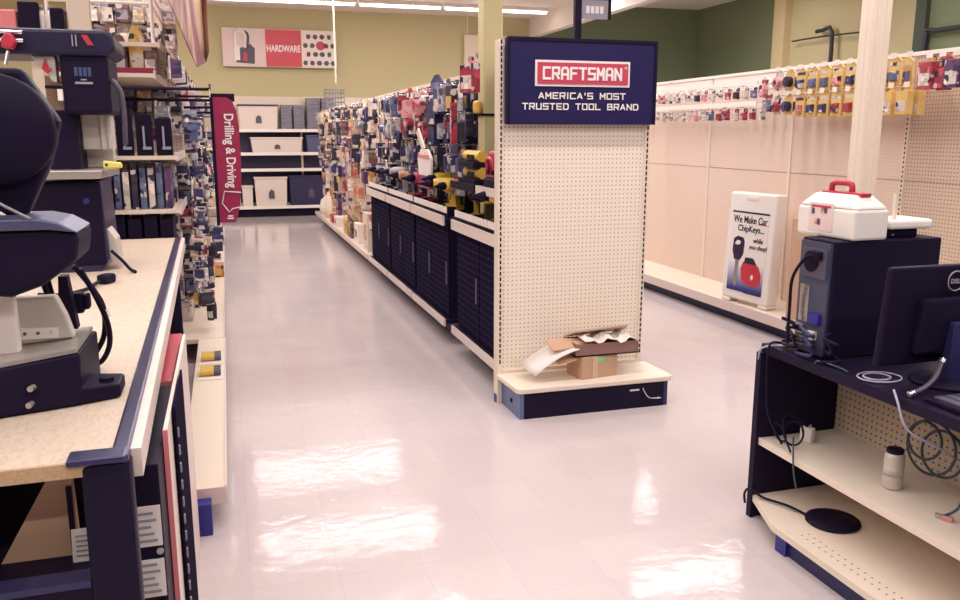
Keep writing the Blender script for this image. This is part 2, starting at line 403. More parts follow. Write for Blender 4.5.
for i in range(5):
    for j in range(4):
        cx, cz = 1.57+.13*i+(.06 if j % 2 else 0), 2.88+.16*j
        if cx < 2.13 and not (i == 2 and j == 2): MB().prism([(cx+(.05)*math.cos(a)*(.7+.5*rr.random()), cz+.05*math.sin(a)) for a in [k*math.pi/3 for k in range(6)]], 'y', 16.666, 16.673).build('bolt_picture', bpm[1 if (i+j) % 4 == 1 else 0], t)
MB().cyl((1.86,16.667,3.20),(1.86,16.672,3.20),.085).build('red_bolt_picture', REDB, t)
t = thing('wall_sign', 'second wide picture sign on the back wall beyond the olive post', 'sign', (5.2, 16.75, 2.8))
B(4.72, 6.1, 16.68, 16.76, 2.72, 3.5).build('board', CREAM, t)
m_ = MB()
for cx, cz in ((4.86,3.02),(4.98,2.9),(5.02,3.1),(5.3,3.0),(5.5,3.2)): m_.cyl((cx,16.672,cz),(cx,16.682,cz),.07)
m_.build('picture', GREY, t)
for x, y, z0, l in ((1.66, 13.0, 2.3, 'thin white wire hanging in front of the HARDWARE sign'), (4.7, 16.4, 3.5, 'thin white wire hanging by the olive post')):
    tag(MB().cyl((x,y,z0),(x,y,3.87),.012,n=6).build('hanging_wire', CREAM), l, 'wire')
# sign hung from the ceiling behind the display
t = thing('hanging_sign', 'grey aisle sign hanging in a dark frame above the tool brand display', 'sign', (3.6, 8, 2.7))
B(3.40, 3.47, 7.98, 8.03, 2.1, 3.87).build('hanger_bar', INK, t)
B(3.76, 3.79, 7.98, 8.03, 2.68, 3.87).build('hanger_bar', INK, t)
B(3.47, 3.76, 7.99, 8.02, 2.68, 2.86).build('board', mat('sign_grey', (150, 146, 160), .5), t)
B(3.47, 3.76, 7.985, 8.025, 2.86, 2.91).build('header_bar', INK, t)
m_ = MB()
for k in range(4): m_.box(3.52+.05*k, 3.555+.05*k, 7.984, 7.99, 2.73, 2.80)
m_.build('blurred_lettering', WHITEINK, t)

# ------------------------------------------------------------------ endcap display
t = thing('endcap_display', 'cream pegboard endcap display under the tool brand sign', 'display', (1.93, 4.44, 0))
B(1.47, 2.362, 4.44, 4.462, .18, 2.02).build('pegboard', PEGY, t)
for x in (1.445, 2.342):
    u = B(x, x+.028, 4.425, 4.50, 0, 2.05).build('upright', CREAM, t, bevel=.003)
    m_ = MB()
    for k in range(56): m_.box(x+.010, x+.019, 4.4235, 4.426, .24+.0325*k, .262+.0325*k)
    m_.build('slots', INK, u)
B(1.473, 2.342, 4.42, 4.44, .18, .20).build('ledge', CREAM, t)
MB().prism([(1.44,4.43),(1.455,4.12),(1.475,4.10),(2.395,4.10),(2.412,4.12),(2.40,4.43)], 'z', .150, .180).build('base_shelf', CREAM, t, bevel=.006)
B(1.475, 1.50, 4.12, 4.43, 0, .15).build('side_plate', mat('blue_steel', (96, 112, 150), .4), t)
B(2.36, 2.385, 4.12, 4.43, 0, .15).build('side_plate', NAVY, t)
kp = B(1.50, 2.36, 4.118, 4.135, .0, .145).build('kick_plate', INKM, t)
B(2.14, 2.2, 4.113, 4.118, .105, .115).build('steel_clip', CHROME, kp)
MB().tube([(2.22,4.112,.12),(2.26,4.108,.06),(2.34,4.11,.05)], .004, sub=4).build('steel_wire', CHROME, kp)
MB().cyl((1.470,4.26,.07),(1.478,4.26,.07),.014).build('bolt_hole', INK, t)
B(1.44, 1.475, 4.44, 4.48, 0, .05).build('blue_foot', BLUE, t)
s_ = thing('brand_sign', 'navy sign reading CRAFTSMAN at the top of the endcap', 'sign', (1.94, 4.40, 1.6))
B(1.476, 2.374, 4.38, 4.423, 1.602, 2.062).build('board', NAVYD, s_, bevel=.006)
MB().box(1.476,2.374,4.374,4.38,2.045,2.062).box(1.476,1.493,4.374,4.38,1.602,2.045).box(2.359,2.374,4.374,4.38,1.602,2.045).build('frame', INKM, s_)
B(1.637, 2.203, 4.374, 4.38, 1.807, 1.945).build('white_border', WHITEINK, s_)
B(1.649, 2.191, 4.370, 4.374, 1.819, 1.933).build('red_panel', REDB, s_)
block('CRAFTSMAN', (1.915, 4.3685, 1.876), FX, FZ, .475, .070, .0125, .5).build('brand_lettering', WHITEINK, s_)
block("aMERICa'S MOST", (1.920, 4.377, 1.757), FX, FZ, .525, .036, .0064, .5).build('slogan_lettering', WHITEINK, s_)
block('TRUSTED TOOL BRaND', (1.914, 4.377, 1.699), FX, FZ, .70, .036, .0064, .5).build('slogan_lettering', WHITEINK, s_)
text('®', (2.175, 4.3685, 1.912), FX, FZ, .016, .016).build('registered_mark', WHITEINK, s_)

# cartons on the endcap shelf
t = thing('cardboard_box', 'small kraft box with a green sticker on the endcap shelf', 'box', (1.95, 4.25, .18))
MB().obox((1.97,4.27,.245), (.235,.17,.13), (0,0,R(8))).build('carton', KRAFT, t, bevel=.003)
MB().obox((1.986,4.186,.288), (.06,.004,.022), (0,0,R(8))).build('green_sticker', GREENST, t)
MB().obox((1.95,4.179,.245), (.035,.004,.13), (0,0,R(8))).build('packing_tape', mat('packing_tape', (206, 176, 146), .35), t)
t = thing('cardboard_box', 'open brown box lying on the small kraft box', 'box', (2.02, 4.28, .31))
MB().box(1.83,2.22,4.18,4.19,.312,.385).box(1.83,2.22,4.36,4.37,.312,.385).box(2.21,2.22,4.19,4.36,.312,.385).box(1.83,1.84,4.19,4.36,.312,.385).box(1.83,2.22,4.18,4.37,.312,.32).build('carton', KRAFTB, t)
MB().hexa([(1.70,4.20,.352),(2.02,4.20,.372),(2.03,4.20,.378),(1.70,4.20,.358),(1.69,4.30,.392),(1.95,4.32,.385),(1.95,4.32,.391),(1.69,4.30,.398)]).build('flap', KRAFT, t)
MB().hexa([(1.85,4.235,.445),(2.19,4.25,.462),(2.22,4.37,.405),(1.83,4.37,.388),(1.85,4.235,.452),(2.19,4.25,.469),(2.22,4.375,.411),(1.83,4.375,.395)]).build('flap', mat('pale_kraft', (214, 184, 160), .8), t)
MB().hexa([(1.78,4.20,.298),(1.85,4.20,.308),(1.85,4.30,.308),(1.72,4.30,.298),(1.72,4.16,.275),(1.83,4.17,.300),(1.83,4.30,.313),(1.74,4.30,.303)]).build('flap', KRAFT, t)
rr = random.Random(5); m_ = MB()
vs = []; fs = []
nx, ny = 14, 6
for i in range(nx):
    for j in range(ny): vs.append((1.88+.36*i/(nx-1), 4.17+.2*j/(ny-1), .388+.022*rr.random()+.012*math.sin(i*1.3)-(.03 if i > 11 else 0)))
for i in range(nx-1):
    for j in range(ny-1): fs.append((i*ny+j, (i+1)*ny+j, (i+1)*ny+j+1, i*ny+j+1))
m_.add(vs, fs); o = m_.build('crumpled_paper', WPAPER); o.modifiers.new('Solid', 'SOLIDIFY').thickness = .003
tag(o, 'crumpled white packing paper spilling from the open brown box', 'paper')
m_ = MB(); vs = []; fs = []
for i in range(9):
    u = i/8; vs += [(1.845-.26*u, 4.16+.01*u, .362-.05*u-.085*u*u), (1.80-.25*u, 4.34-.0*u, .372-.04*u-.085*u*u)]
for i in range(8): fs.append((2*i, 2*i+2, 2*i+3, 2*i+1))
m_.add(vs, fs, 0, True); o = m_.build('paper_sheet', WPAPER); o.modifiers.new('Solid', 'SOLIDIFY').thickness = .003
tag(o, 'white paper sheet curling down left of the open brown box', 'paper')

# ------------------------------------------------------------------ hanging goods: one of each kind, copied onto the hooks
# local frame: origin at the hang hole, card faces -X, hangs down -Z
def hangmesh(name, mb): 
    me = mb.build(name, [WPAPER, INK, STEEL])
    bpy.data.objects.remove(me); return bpy.data.meshes[-1] if False else None
PROT = {}
def proto(key, name, mb, bevel=.004):
    o = mb.build(name, [WPAPER, INK, STEEL], bevel=bevel, seg=1)
    col.objects.unlink(o)
    for i in range(3): o.material_slots[i].link = 'OBJECT'
    PROT[key] = o
m = MB().prism([(-.06,-.20),(.06,-.20),(.06,-.01),(.02,.02),(-.02,.02),(-.06,-.01)], 'x', 0, .004, 0)
m.hexa([(-.03,-.045,-.185),(-.03,.045,-.185),(0,.05,-.19),(0,-.05,-.19),(-.03,-.04,-.07),(-.03,.04,-.07),(0,.05,-.06),(0,-.05,-.06)], 1)
m.box(-.001, 0, -.055, .055, -.052, -.012, 2); proto('card', 'blister_pack', m)
m = MB().prism([(-.03,-.07),(.03,-.07),(.03,.0),(.012,.02),(-.012,.02),(-.03,0)], 'x', 0, .003, 0)
m.lathe([(.011,-.15),(.016,-.14),(.013,-.09),(.017,-.05),(.012,-.03)], (-.016,0,0), 10, 1).cyl((-.016,0,-.15),(-.016,0,-.28),.0045,n=8,m=2); proto('driver', 'screwdriver', m, 0)
m = MB().prism([(-.035,-.07),(.035,-.07),(.035,0),(.012,.02),(-.012,.02),(-.035,0)], 'x', 0, .003, 0)
m.tube([(-.012,.0,-.09),(-.012,.028,-.14),(-.012,.022,-.23)], .011, m=1, sub=4).tube([(-.012,.0,-.09),(-.012,-.028,-.14),(-.012,-.022,-.23)], .011, m=1, sub=4)
m.prism([(-.02,-.10),(.02,-.10),(.012,-.03),(-.012,-.03)], 'x', -.022, -.004, 2); proto('pliers', 'pliers', m, 0)
m = MB().box(-.045, .0, -.055, .055, -.19, -.02, 1).box(-.047, -.045, -.045, .045, -.17, -.09, 2).prism([(-.04,-.03),(.04,-.03),(.025,.02),(-.025,.02)], 'x', -.004, 0, 0); proto('box', 'boxed_pack', m)
m = MB().prism([(-.055,-.16),(.055,-.16),(.055,-.01),(.02,.02),(-.02,.02),(-.055,-.01)], 'x', 0, .004, 0)
m.cyl((-.035,0,-.09),(0,0,-.09),.045,m=1).cyl((-.04,0,-.09),(-.035,0,-.09),.02,m=2); proto('tape', 'tape_measure_pack', m, 0)
m = MB().prism([(-.03,-.14),(.02,-.14),(.035,-.10),(.03,.02),(-.02,.02),(-.035,-.04)], 'x', -.018, .002, 1)
m.prism([(-.03,-.14),(.025,-.14),(.015,-.46),(-.005,-.46)], 'x', -.009, -.006, 2).box(-.02,-.0175,-.02,.02,-.11,-.03,0); proto('saw', 'hand_saw', m, .003)
m = MB().box(-.028, .0, -.03, .03, -.40, -.01, 1).box(-.03, -.028, -.022, .022, -.30, -.12, 0).box(-.031,-.03,-.012,.012,-.25,-.2,2).prism([(-.02,-.02),(.02,-.02),(.012,.02),(-.012,.02)], 'x', -.006, 0, 0); proto('long', 'long_pack', m)
m = MB().prism([(-.06,-.185),(.06,-.185),(.06,-.01),(.02,.02),(-.02,.02),(-.06,-.01)], 'x', 0, .012, 0)
m.hexa([(-.025,-.03,-.15),(-.025,.03,-.15),(0,.038,-.155),(0,-.038,-.155),(-.025,-.026,-.09),(-.025,.026,-.09),(0,.038,-.08),(0,-.038,-.08)], 1)
m.box(-.001, 0, -.05, .05, -.045, -.02, 2); proto('bag', 'hanging_bag', m)
KN = {'bag': 'hanging bag', 'card': 'blister pack', 'driver': 'screwdriver', 'pliers': 'pair of pliers', 'box': 'boxed pack', 'tape': 'tape measure pack', 'saw': 'hand saw', 'long': 'long narrow pack'}
PAL = {'white': (210,196,190), 'cream': (204,184,162), 'navy': (50,48,96), 'black': (40,33,54), 'grey': (150,146,158), 'blue grey': (92,98,134), 'red': (162,54,70),
       'pink': (216,140,142), 'orange': (188,124,92), 'yellow': (206,170,92), 'tan': (190,156,128), 'purple': (92,58,104), 'teal': (80,110,120), 'brown': (108,74,74), 'steel': (176,172,180), 'olive': (160,150,96)}
def print_mat(name, rgb):
    m = mat(name, rgb, .45); nt = m.node_tree; N = nt.nodes; L = nt.links; b = N['Principled BSDF']
    tc = N.new('ShaderNodeTexCoord'); oi = N.new('ShaderNodeObjectInfo'); ad = N.new('ShaderNodeVectorMath')
    L.new(tc.outputs['Object'], ad.inputs[0]); L.new(oi.outputs['Random'], ad.inputs[1])
    v = N.new('ShaderNodeTexVoronoi'); v.distance = 'CHEBYCHEV'; v.inputs['Scale'].default_value = 26
    L.new(ad.outputs[0], v.inputs['Vector'])
    sx = N.new('ShaderNodeSeparateColor'); L.new(v.outputs['Color'], sx.inputs[0])
    r = N.new('ShaderNodeValToRGB'); r.color_ramp.interpolation = 'CONSTANT'
    c = lin(rgb); e = r.color_ramp.elements
    e[0].color = c; e[0].position = 0; e[1].position = .5; e[1].color = tuple(x*.72 for x in c[:3])+(1,)
    n = e.new(.66); n.color = lin((206, 194, 188)); n = e.new(.74); n.color = lin((46, 40, 66)); n = e.new(.86); n.color = tuple(min(.9, x*1.35+.02) for x in c[:3])+(1,)
    L.new(sx.outputs['Red'], r.inputs[0]); L.new(r.outputs[0], b.inputs['Base Color'])
    return m
PAL2 = None
PM = {k: print_mat('print_'+k.replace(' ', '_'), v) for k, v in PAL.items()}
PM['golden'] = mat('golden_card', (222, 184, 112), .4, noise=.12, nscale=30); PM['plain white'] = mat('plain_white_card', (230, 218, 208), .45)
def hang(kind, loc, colr, card='white', acc='grey', rz=0., sc=1., label='', group=None, sx=1.):
    s = PROT[kind]; o = s.copy(); col.objects.link(o); o.name = s.name
    o.location = loc; o.rotation_euler = (0, 0, rz); o.scale = (sx, sc, sc)
    for i, c in enumerate((card, colr, acc)):
        o.material_slots[i].link = 'OBJECT'; o.material_slots[i].material = PM[c]
    return tag(o, label, KN[kind].replace('pair of ', ''), group)

# ------------------------------------------------------------------ middle gondola
def bay(y0, y1, tool, label):
    t = thing('gondola_bay', label, 'shelving bay', (1.7, (y0+y1)/2, 0), 'bays of the middle shelving run')
    B(1.87, 1.93, y0, y1, .1, 1.99).build('back_panel', PEGK if tool else PEGX, t)
    for y in (y0, y1): B(1.862, 1.938, y-.012, y+.012, 0, 2.01).build('upright', INKM if tool else CREAM, t)
    B(1.86, 1.94, y0, y1, 1.985, 2.015).build('top_rail', CREAM, t)
    B(1.50, 1.87, y0+.013, y1-.013, .165, .195).build('base_shelf', INKM if tool else CREAM, t)
    B(1.486, 1.50, y0+.02, y1-.02, .145, .20).build('base_rail', CREAM2, t)
    B(1.63, 1.65, y0, y1, 0, .165).build('kick_plate', NAVY, t)
    if tool:
        B(1.50, 1.87, y0+.013, y1-.013, .90, .945).build('counter_shelf', INKM, t)
        B(1.486, 1.50, y0+.03, y1-.03, .895, .965).build('price_rail', CREAM2, t)
        r = B(1.52, 1.535, y0+.02, y1-.02, .945, .985).build('tag_rail', INK, t)
        n = 14
        for k in range(n):
            ya = y0+.03+(y1-y0-.06)*k/n; 
            B(1.512, 1.52, ya+.006, ya+(y1-y0-.06)/n-.006, .985, 1.03).build('price_tag', WPAPER, r)
        c = B(1.545, 1.86, y0+.03, y1-.03, .195, .895).build('wire_cage', INK, t)
        n = 2
        for k in range(n):
            a = y0+.03+(y1-y0-.06)*k/n; b = y0+.03+(y1-y0-.06)*(k+1)/n
            d = B(1.531, 1.543, a+.008, b-.008, .21, .89).build('mesh_door', CAGE, t)
            B(1.522, 1.531, a+.05, a+.065, .45, .62).build('door_handle', DGREY, d)
    return t
BAYS = []
bays = [(4.50, 5.65, 1, 'black tool bay nearest the endcap, beyond its pegboard edge'), (5.82, 6.98, 1, 'black tool bay just past the olive post'),
        (6.98, 8.14, 1, 'black tool bay second past the olive post'), (8.14, 9.30, 1, 'black tool bay farthest down the aisle')]
for b in bays: BAYS.append((b[0], b[1], bay(*b)))
for k in range(5): BAYS.append((9.33+1.16*k, 9.33+1.16*(k+1), bay(9.33+1.16*k, 9.33+1.16*(k+1), 0, 'cream pegboard bay, %s past the black tool cabinets' % ORD[k+1])))
# what is stored in the cages
for k, (y, c, z) in enumerate(((4.95, 'tan', .45), (5.2, 'purple', .5), (6.2, 'grey', .6))): pass

rng = random.Random(11)
def wpick(ws): 
    ks = list(ws); return rng.choices(ks, [ws[k] for k in ks])[0]
hook0 = MB().cyl((0,0,0), (1,0,0), .003, n=6).build('peg_hook', CHROME); col.objects.unlink(hook0)

def hook(x0, x1, y, z):
    for (a, b, t) in BAYS:
        if a <= y <= b:
            o = hook0.copy(); col.objects.link(o); o.name = 'peg_hook'; o.parent = t; o.location = Vector((x0, y, z)) - Vector(t['_o']); o.scale = (x1-x0, 1, 1); return
def run_mid(y0, dy, nc, rows, colors, cards, kinds, where, group, sx=1., depth=(.05,.19), facing=0, xp=1.87, sgn=-1, prob=.95, two=True, scl=(.85,1.25)):
    for r, z in enumerate(rows):
        for c in range(nc):
            for d in range(2 if two else 1):
                if rng.random() > prob: continue
                k = wpick(kinds); cc = wpick(colors); cd = wpick(cards); ac = wpick({'steel': 3, 'white': 2, 'red': 1, 'black': 2, 'yellow': 1})
                x = xp + sgn*(depth[d if two else 1] + rng.uniform(-.01, .02)); y = y0 + dy*c + rng.uniform(-.02, .02)
                pos = ('' if not two else (', back' if d == 0 else ', front'))
                lab = '%s %s, %s, %s row down, %s column along%s' % (cc, KN[k], where, ORD[r+1], ORD[c+1], pos)
                hang(k, (x, y, z+rng.uniform(-.015,.015)), cc, cd, ac, facing + rng.uniform(-.25,.25), rng.uniform(*scl), lab, group, sx)
                if d or not two: hook(xp, x-.03, y, z)
KM = {'card': 5, 'driver': 2, 'pliers': 3, 'box': 3, 'tape': 1}
# far cream bays: crowded, many colours
run_mid(9.5, .24, 24, (1.94, 1.75, 1.56, 1.37, 1.18), {'cream': 3, 'tan': 2, 'white': 2, 'brown': 3, 'navy': 3, 'orange': 1, 'grey': 3, 'purple': 1.5, 'yellow': .5, 'black': 5}, {'white': 2, 'cream': 3, 'tan': 2, 'grey': 2, 'brown': 1},
        KM, 'far cream bays', 'goods hanging in the far cream bays', sx=2.2, two=False, depth=(.1, .2))
run_mid(9.5, .36, 16, (.98, .66), {'red': 2, 'orange': 3, 'tan': 2, 'purple': 2, 'white': 3, 'yellow': 1, 'navy': 2, 'black': 2}, {'white': 2, 'pink': 2, 'cream': 2},
        {'long': 3, 'saw': 2, 'card': 2, 'box': 1}, 'far cream bays low', 'long goods hanging low in the far cream bays', sx=2.2, two=False, depth=(.1, .22))
# far tool bay: navy and blue grey
run_mid(8.25, .17, 6, (1.93, 1.70, 1.47, 1.26), {'navy': 4, 'blue grey': 3, 'grey': 2, 'black': 3, 'orange': .5, 'white': 1}, {'navy': 2, 'white': 2, 'blue grey': 1},
        KM, 'farthest black bay', 'goods hanging in the farthest black tool bay', sx=1.8)
run_mid(7.1, .17, 6, (1.93, 1.72), {'red': 3, 'pink': 2, 'white': 2, 'navy': 2, 'orange': 1}, {'white': 2, 'red': 3, 'pink': 1}, {'card': 3, 'box': 2, 'tape': 1},
        'second black bay', 'red and white goods hanging in the second black tool bay', sx=1.8)
run_mid(7.1, .17, 6, (1.50, 1.28), {'navy': 4, 'blue grey': 2, 'black': 4, 'steel': 1, 'orange': .6}, {'navy': 3, 'black': 2, 'white': 1}, {'card': 3, 'pliers': 2, 'box': 2},
        'second black bay low', 'dark goods hanging in the second black tool bay', sx=1.8)
run_mid(5.98, .19, 5, (1.93, 1.70, 1.47, 1.26), {'black': 6, 'navy': 4, 'steel': .8, 'grey': .6}, {'black': 4, 'navy': 3, 'white': .6, 'blue grey': 1}, {'card': 3, 'pliers': 1, 'box': 2, 'saw': .6},
        'bay past the olive post', 'dark goods hanging in the bay past the olive post', sx=1.6)
# single goods that stand out
hang('long', (1.62, 5.95, 1.78), 'red', 'pink', 'white', 0, .75, 'red long narrow pack hanging at the dark bay past the olive post', sx=1.5)
hang('box', (1.62, 5.5, 2.03), 'red', 'pink', 'white', .5, 1.1, 'red boxed pack at the top of the shelves beside the olive post', sx=1.6)
hang('card', (1.66, 6.7, 1.98), 'navy', 'navy', 'blue grey', .2, 1.9, 'large dark navy pack below the top rail, past the olive post', sx=2)
hang('card', (1.58, 7.35, 1.92), 'pink', 'red', 'white', .2, 1.25, 'red carded pack at the front of the second black bay', sx=2)
hang('tape', (1.58, 7.3, 1.74), 'red', 'white', 'pink', .2, 1.2, 'red and white tape pack below the red card', sx=1.6)
for k in range(26):   # peg hooks seen along the far top rail
    y = 9.5+.22*k
hk = None
def hooks(parent, pts, rot=0, L=.25, tagw=.035):
    """wire peg hooks with a white price tip; pts are panel points, hooks run along -X"""
    for (x, y, z) in pts:
        m = MB().cyl((x,y,z),(x-L,y,z),.0028,n=5)
        h = m.build('peg_hook', CHROME, parent)
        B(x-L-.002, x-L, y-tagw/2, y+tagw/2, z-.004, z+.030).build('price_tip', WPAPER, h)

# white apron shaped pack and wrench at the counter
t = thing('work_glove_pack', 'white and magenta pack hanging at the front of the dark bays', 'pack', (1.55, 6.65, 1.44))
MB().prism([(6.45,1.20),(6.86,1.20),(6.90,1.36),(6.78,1.43),(6.55,1.43),(6.42,1.36)], 'x', 1.54, 1.56).build('card', WPAPER, t, bevel=.004)
MB().prism([(6.45,1.12),(6.86,1.12),(6.87,1.22),(6.44,1.22)], 'x', 1.535, 1.565).build('magenta_band', mat('magenta_print', (140, 50, 92), .5), t)
MB().prism([(6.46,1.36),(6.86,1.36),(6.84,1.385),(6.48,1.385)], 'x', 1.533, 1.54).build('pink_stripe', PINKB, t)
MB().prism([(6.66,1.44),(6.74,1.43),(6.94,1.56),(6.88,1.60)], 'x', 1.54, 1.556).build('hang_strap', CREAM, t)

# ------------------------------------------------------------------ power tools on the counter
def drill(c1, c2, label, loc, rz, sc=1.):
    t = thing('cordless_drill', label, 'drill', (0,0,0), 'cordless drills on the counter of the black tool bays')
    MB().lathe([(.012,-.10),(.034,-.095),(.038,-.03),(.036,.05),(.028,.075)], (0,0,.19), 12, axis='y').build('body', c1, t)
    MB().lathe([(.026,.075),(.024,.11),(.012,.14),(.006,.17)], (0,0,.19), 10, axis='y').build('chuck', INK, t)
    MB().prism([(-.075,.17),(-.015,.17),(-.03,.06),(-.085,.06)], 'x', -.018, .018).prism([(-.01,.165),(.005,.165),(-.01,.125),(-.02,.13)], 'x', -.008, .008).build('handle', c1, t, bevel=.006)
    MB().box(-.04, .04, -.11, .02, 0, .06).build('battery', c2, t, bevel=.006)
    MB().box(-.041, .041, -.09, .0, .035, .062).build('battery_latch', c1, t)
    t.location = loc; t.rotation_euler = (0, 0, rz); t.scale = (sc, sc, sc); return t
dy = drill(YEL, INK, 'yellow drill nearest the endcap, on the counter below the short shelf', (1.60, 4.76, .945), R(60), 1.25)
def dd(src, label, loc, rz, sc=1.15):
    return dup(src, loc, (0,0,rz), (sc,)*3, label)
dd(dy, 'yellow drill second from the endcap on the counter', (1.60, 4.98, .945), R(110))
dd(dy, 'small yellow drill on the counter in front of the olive post', (1.63, 5.50, .945), R(150), 1.0)
dd(dy, 'yellow drill standing on the counter just past the olive post', (1.60, 6.05, .945), R(130), 1.2)
dd(dy, 'yellow drill beside the white and magenta pack, toward the post', (1.62, 6.30, .945), R(80), 1.2)
dd(dy, 'larger yellow drill at the white and magenta pack', (1.66, 6.52, .945), R(120), 1.35)
dr = drill(RED, INK, 'red drill standing past the white and magenta pack on the counter', (1.62, 7.0, .945), R(100), 1.25)
dd(dr, 'second red drill farther along the dark counter', (1.64, 7.3, .945), R(150), 1.25)
do = drill(PM['orange'], INK, 'orange drill on the counter of the second black bay', (1.62, 7.65, .945), R(70), 1.2)
dg = drill(GREY, INK, 'grey drill on the counter beyond the orange drill', (1.60, 7.95, .945), R(50), 1.3)
for k, n in enumerate(('nearest the orange drill', 'second of the far grey row', 'third of the far grey row', 'at the far end of the black counter')):
    dd(dg, 'grey drill in the farthest black bay, %s' % n, (1.64, 8.25+.27*k, .945), R((160, 80, 130, 100)[k]), 1.2)
# short shelf with drills above the near counter
t = thing('display_shelf', 'black shelf with white front rail above the counter nearest the endcap', 'shelf', (1.66, 5.0, 1.22))
B(1.50, 1.87, 4.52, 5.64, 1.20, 1.225).build('board', INKM, t)
B(1.488, 1.50, 4.52, 5.02, 1.185, 1.235).build('price_rail', CREAM2, t)
B(1.488, 1.50, 5.06, 5.64, 1.185, 1.235).build('dark_rail', INK, t)
for y in (4.55, 5.6): B(1.80, 1.87, y, y+.01, 1.08, 1.20).build('bracket', INKM, t)
t = thing('tool_case', 'red ribbed tool case on the short shelf behind the endcap', 'case', (1.60, 4.78, 1.225))
MB().box(1.52, 1.68, 4.62, 4.96, 1.225, 1.29).build('case_tray', INK, t, bevel=.012)
MB().prism([(4.63,1.29),(4.95,1.29),(4.93,1.40),(4.86,1.45),(4.70,1.45),(4.65,1.40)], 'x', 1.525, 1.675).build('case_lid', RED, t, bevel=.015)
MB().tube([(1.515,4.72,1.34),(1.505,4.74,1.40),(1.505,4.83,1.40),(1.515,4.85,1.34)], .012, sub=4).build('grip', RED, t)
m_ = [MB().box(1.515, 1.526, 4.66+.09*k, 4.70+.09*k, 1.31, 1.36).build('vent', INK, t) for k in range(3)]
for k, (z, l) in enumerate(((1.225, 'lower of the two yellow boxed tools on the dark shelf'), (1.335, 'upper of the two yellow boxed tools on the dark shelf'))):
    t = thing('boxed_tool', l, 'boxed tool', (1.60, 5.38, z))
    MB().box(1.53, 1.70, 5.19+.03*k, 5.58, z, z+.035).build('base', INK, t)
    MB().cyl((1.60,5.20+.03*k,z+.07),(1.60,5.58,z+.07),.038,m=0).build('yellow_body', YEL, t)
    MB().box(1.555, 1.562, 5.3, 5.45, z+.05, z+.08).build('printed_label', INK, t)

# goods lying on the base shelf of the far cream bays
base = [('white sack lying on the base shelf nearest the far end', 'sack', WPAPER, 14.6, .34), ('large white sack leaning at the far end base shelf', 'sack', CREAM, 13.9, .50), ('red box on the base shelf in the far bays', 'box', RED, 13.1, .12),
        ('white box on the far base shelf beside the red box', 'box', WPAPER, 12.6, .14), ('yellow box on the far base shelf', 'box', YEL, 11.5, .20), ('brown carton on the far base shelf', 'box', PM['brown'], 11.1, .28),
        ('white box on the base shelf next to the black cabinets', 'box', WPAPER, 10.5, .25), ('cream box on the base shelf against the black cabinets', 'box', CREAM, 9.75, .45)]
for l, c, m1, y, h in base:
    if c == 'sack':
        mb = MB(); prof = [(.02,0),(.15,.0),(.17,h*.3),(.14,h*.7),(.07,h*.9),(.09,h)]; mb.lathe(prof, (1.68,y,.195), 14)
        tag(mb.build('sack', m1, loc=(1.68,y,.195)), l, 'sack')
    else:
        t = thing('carton', l, 'box', (1.66, y, .195)); B(1.53, 1.80, y-.16, y+.16, .195, .195+h).build('body', m1, t, bevel=.006)
        B(1.525, 1.53, y-.10, y+.08, .195+h*.3, .195+h*.7).build('printed_label', PM['tan'] if m1 is not PM['brown'] else PM['yellow'], t)

# ------------------------------------------------------------------ right wall run
def rbay(y0, y1, peg, label):
    t = thing('gondola_bay', label, 'shelving bay', (4.2, (y0+y1)/2, 0), 'bays of the right wall shelving run')
    B(4.45, 4.49, y0+.004, y1-.004, .1, 2.06).build('back_panel', peg, t)
    B(4.447, 4.45, y0+.004, y1-.004, 1.235, 1.241).build('panel_seam', mat('seam_strip', (176, 146, 130), .7), t)  # thin darker strip along the horizontal joint between panels
    for y in (y1,): 
        u = B(4.441, 4.49, y-.014, y+.014, 0, 2.075).build('upright', CREAM, t)
        if peg is PEGR: B(4.439, 4.441, y-.005, y+.005, .2, 2.0).build('slots', SLOT, u)
    B(4.43, 4.50, y0, y1, 2.06, 2.085).build('top_rail', WHITE, t)
    B(3.99, 4.45, y0+.003, y1-.003, .135, .165).build('base_shelf', CREAM, t)
    B(3.978, 3.99, y0+.003, y1-.003, .09, .168).build('base_rail', CREAM2, t)
    B(4.06, 4.08, y0, y1, 0, .135).build('kick_plate', NAVY, t)
    return t
rb = [rbay(9.55-.0, 10.77, PEGB, 'tan wall bay hidden mostly behind the brand display'), rbay(8.33, 9.55, PEGB, 'tan wall bay right behind the brand display edge'),
      rbay(7.11, 8.33, PEGB, 'tan wall bay just right of the brand display'), rbay(5.89, 7.11, PEGB, 'tan wall bay behind the chip key sign'),
      rbay(4.67, 5.89, PEGB, 'tan wall bay behind the white carry case'), rbay(3.3, 4.67, PEGR, 'beige pegboard bay right of the cream channel post')]
for k, (ya_, yb_) in enumerate(((8.36, 9.5), (7.13, 8.3), (5.92, 7.08))): B(4.442, 4.45, ya_, yb_, 1.93, 2.06).build('header_strip', WHITE, rb[1+k])
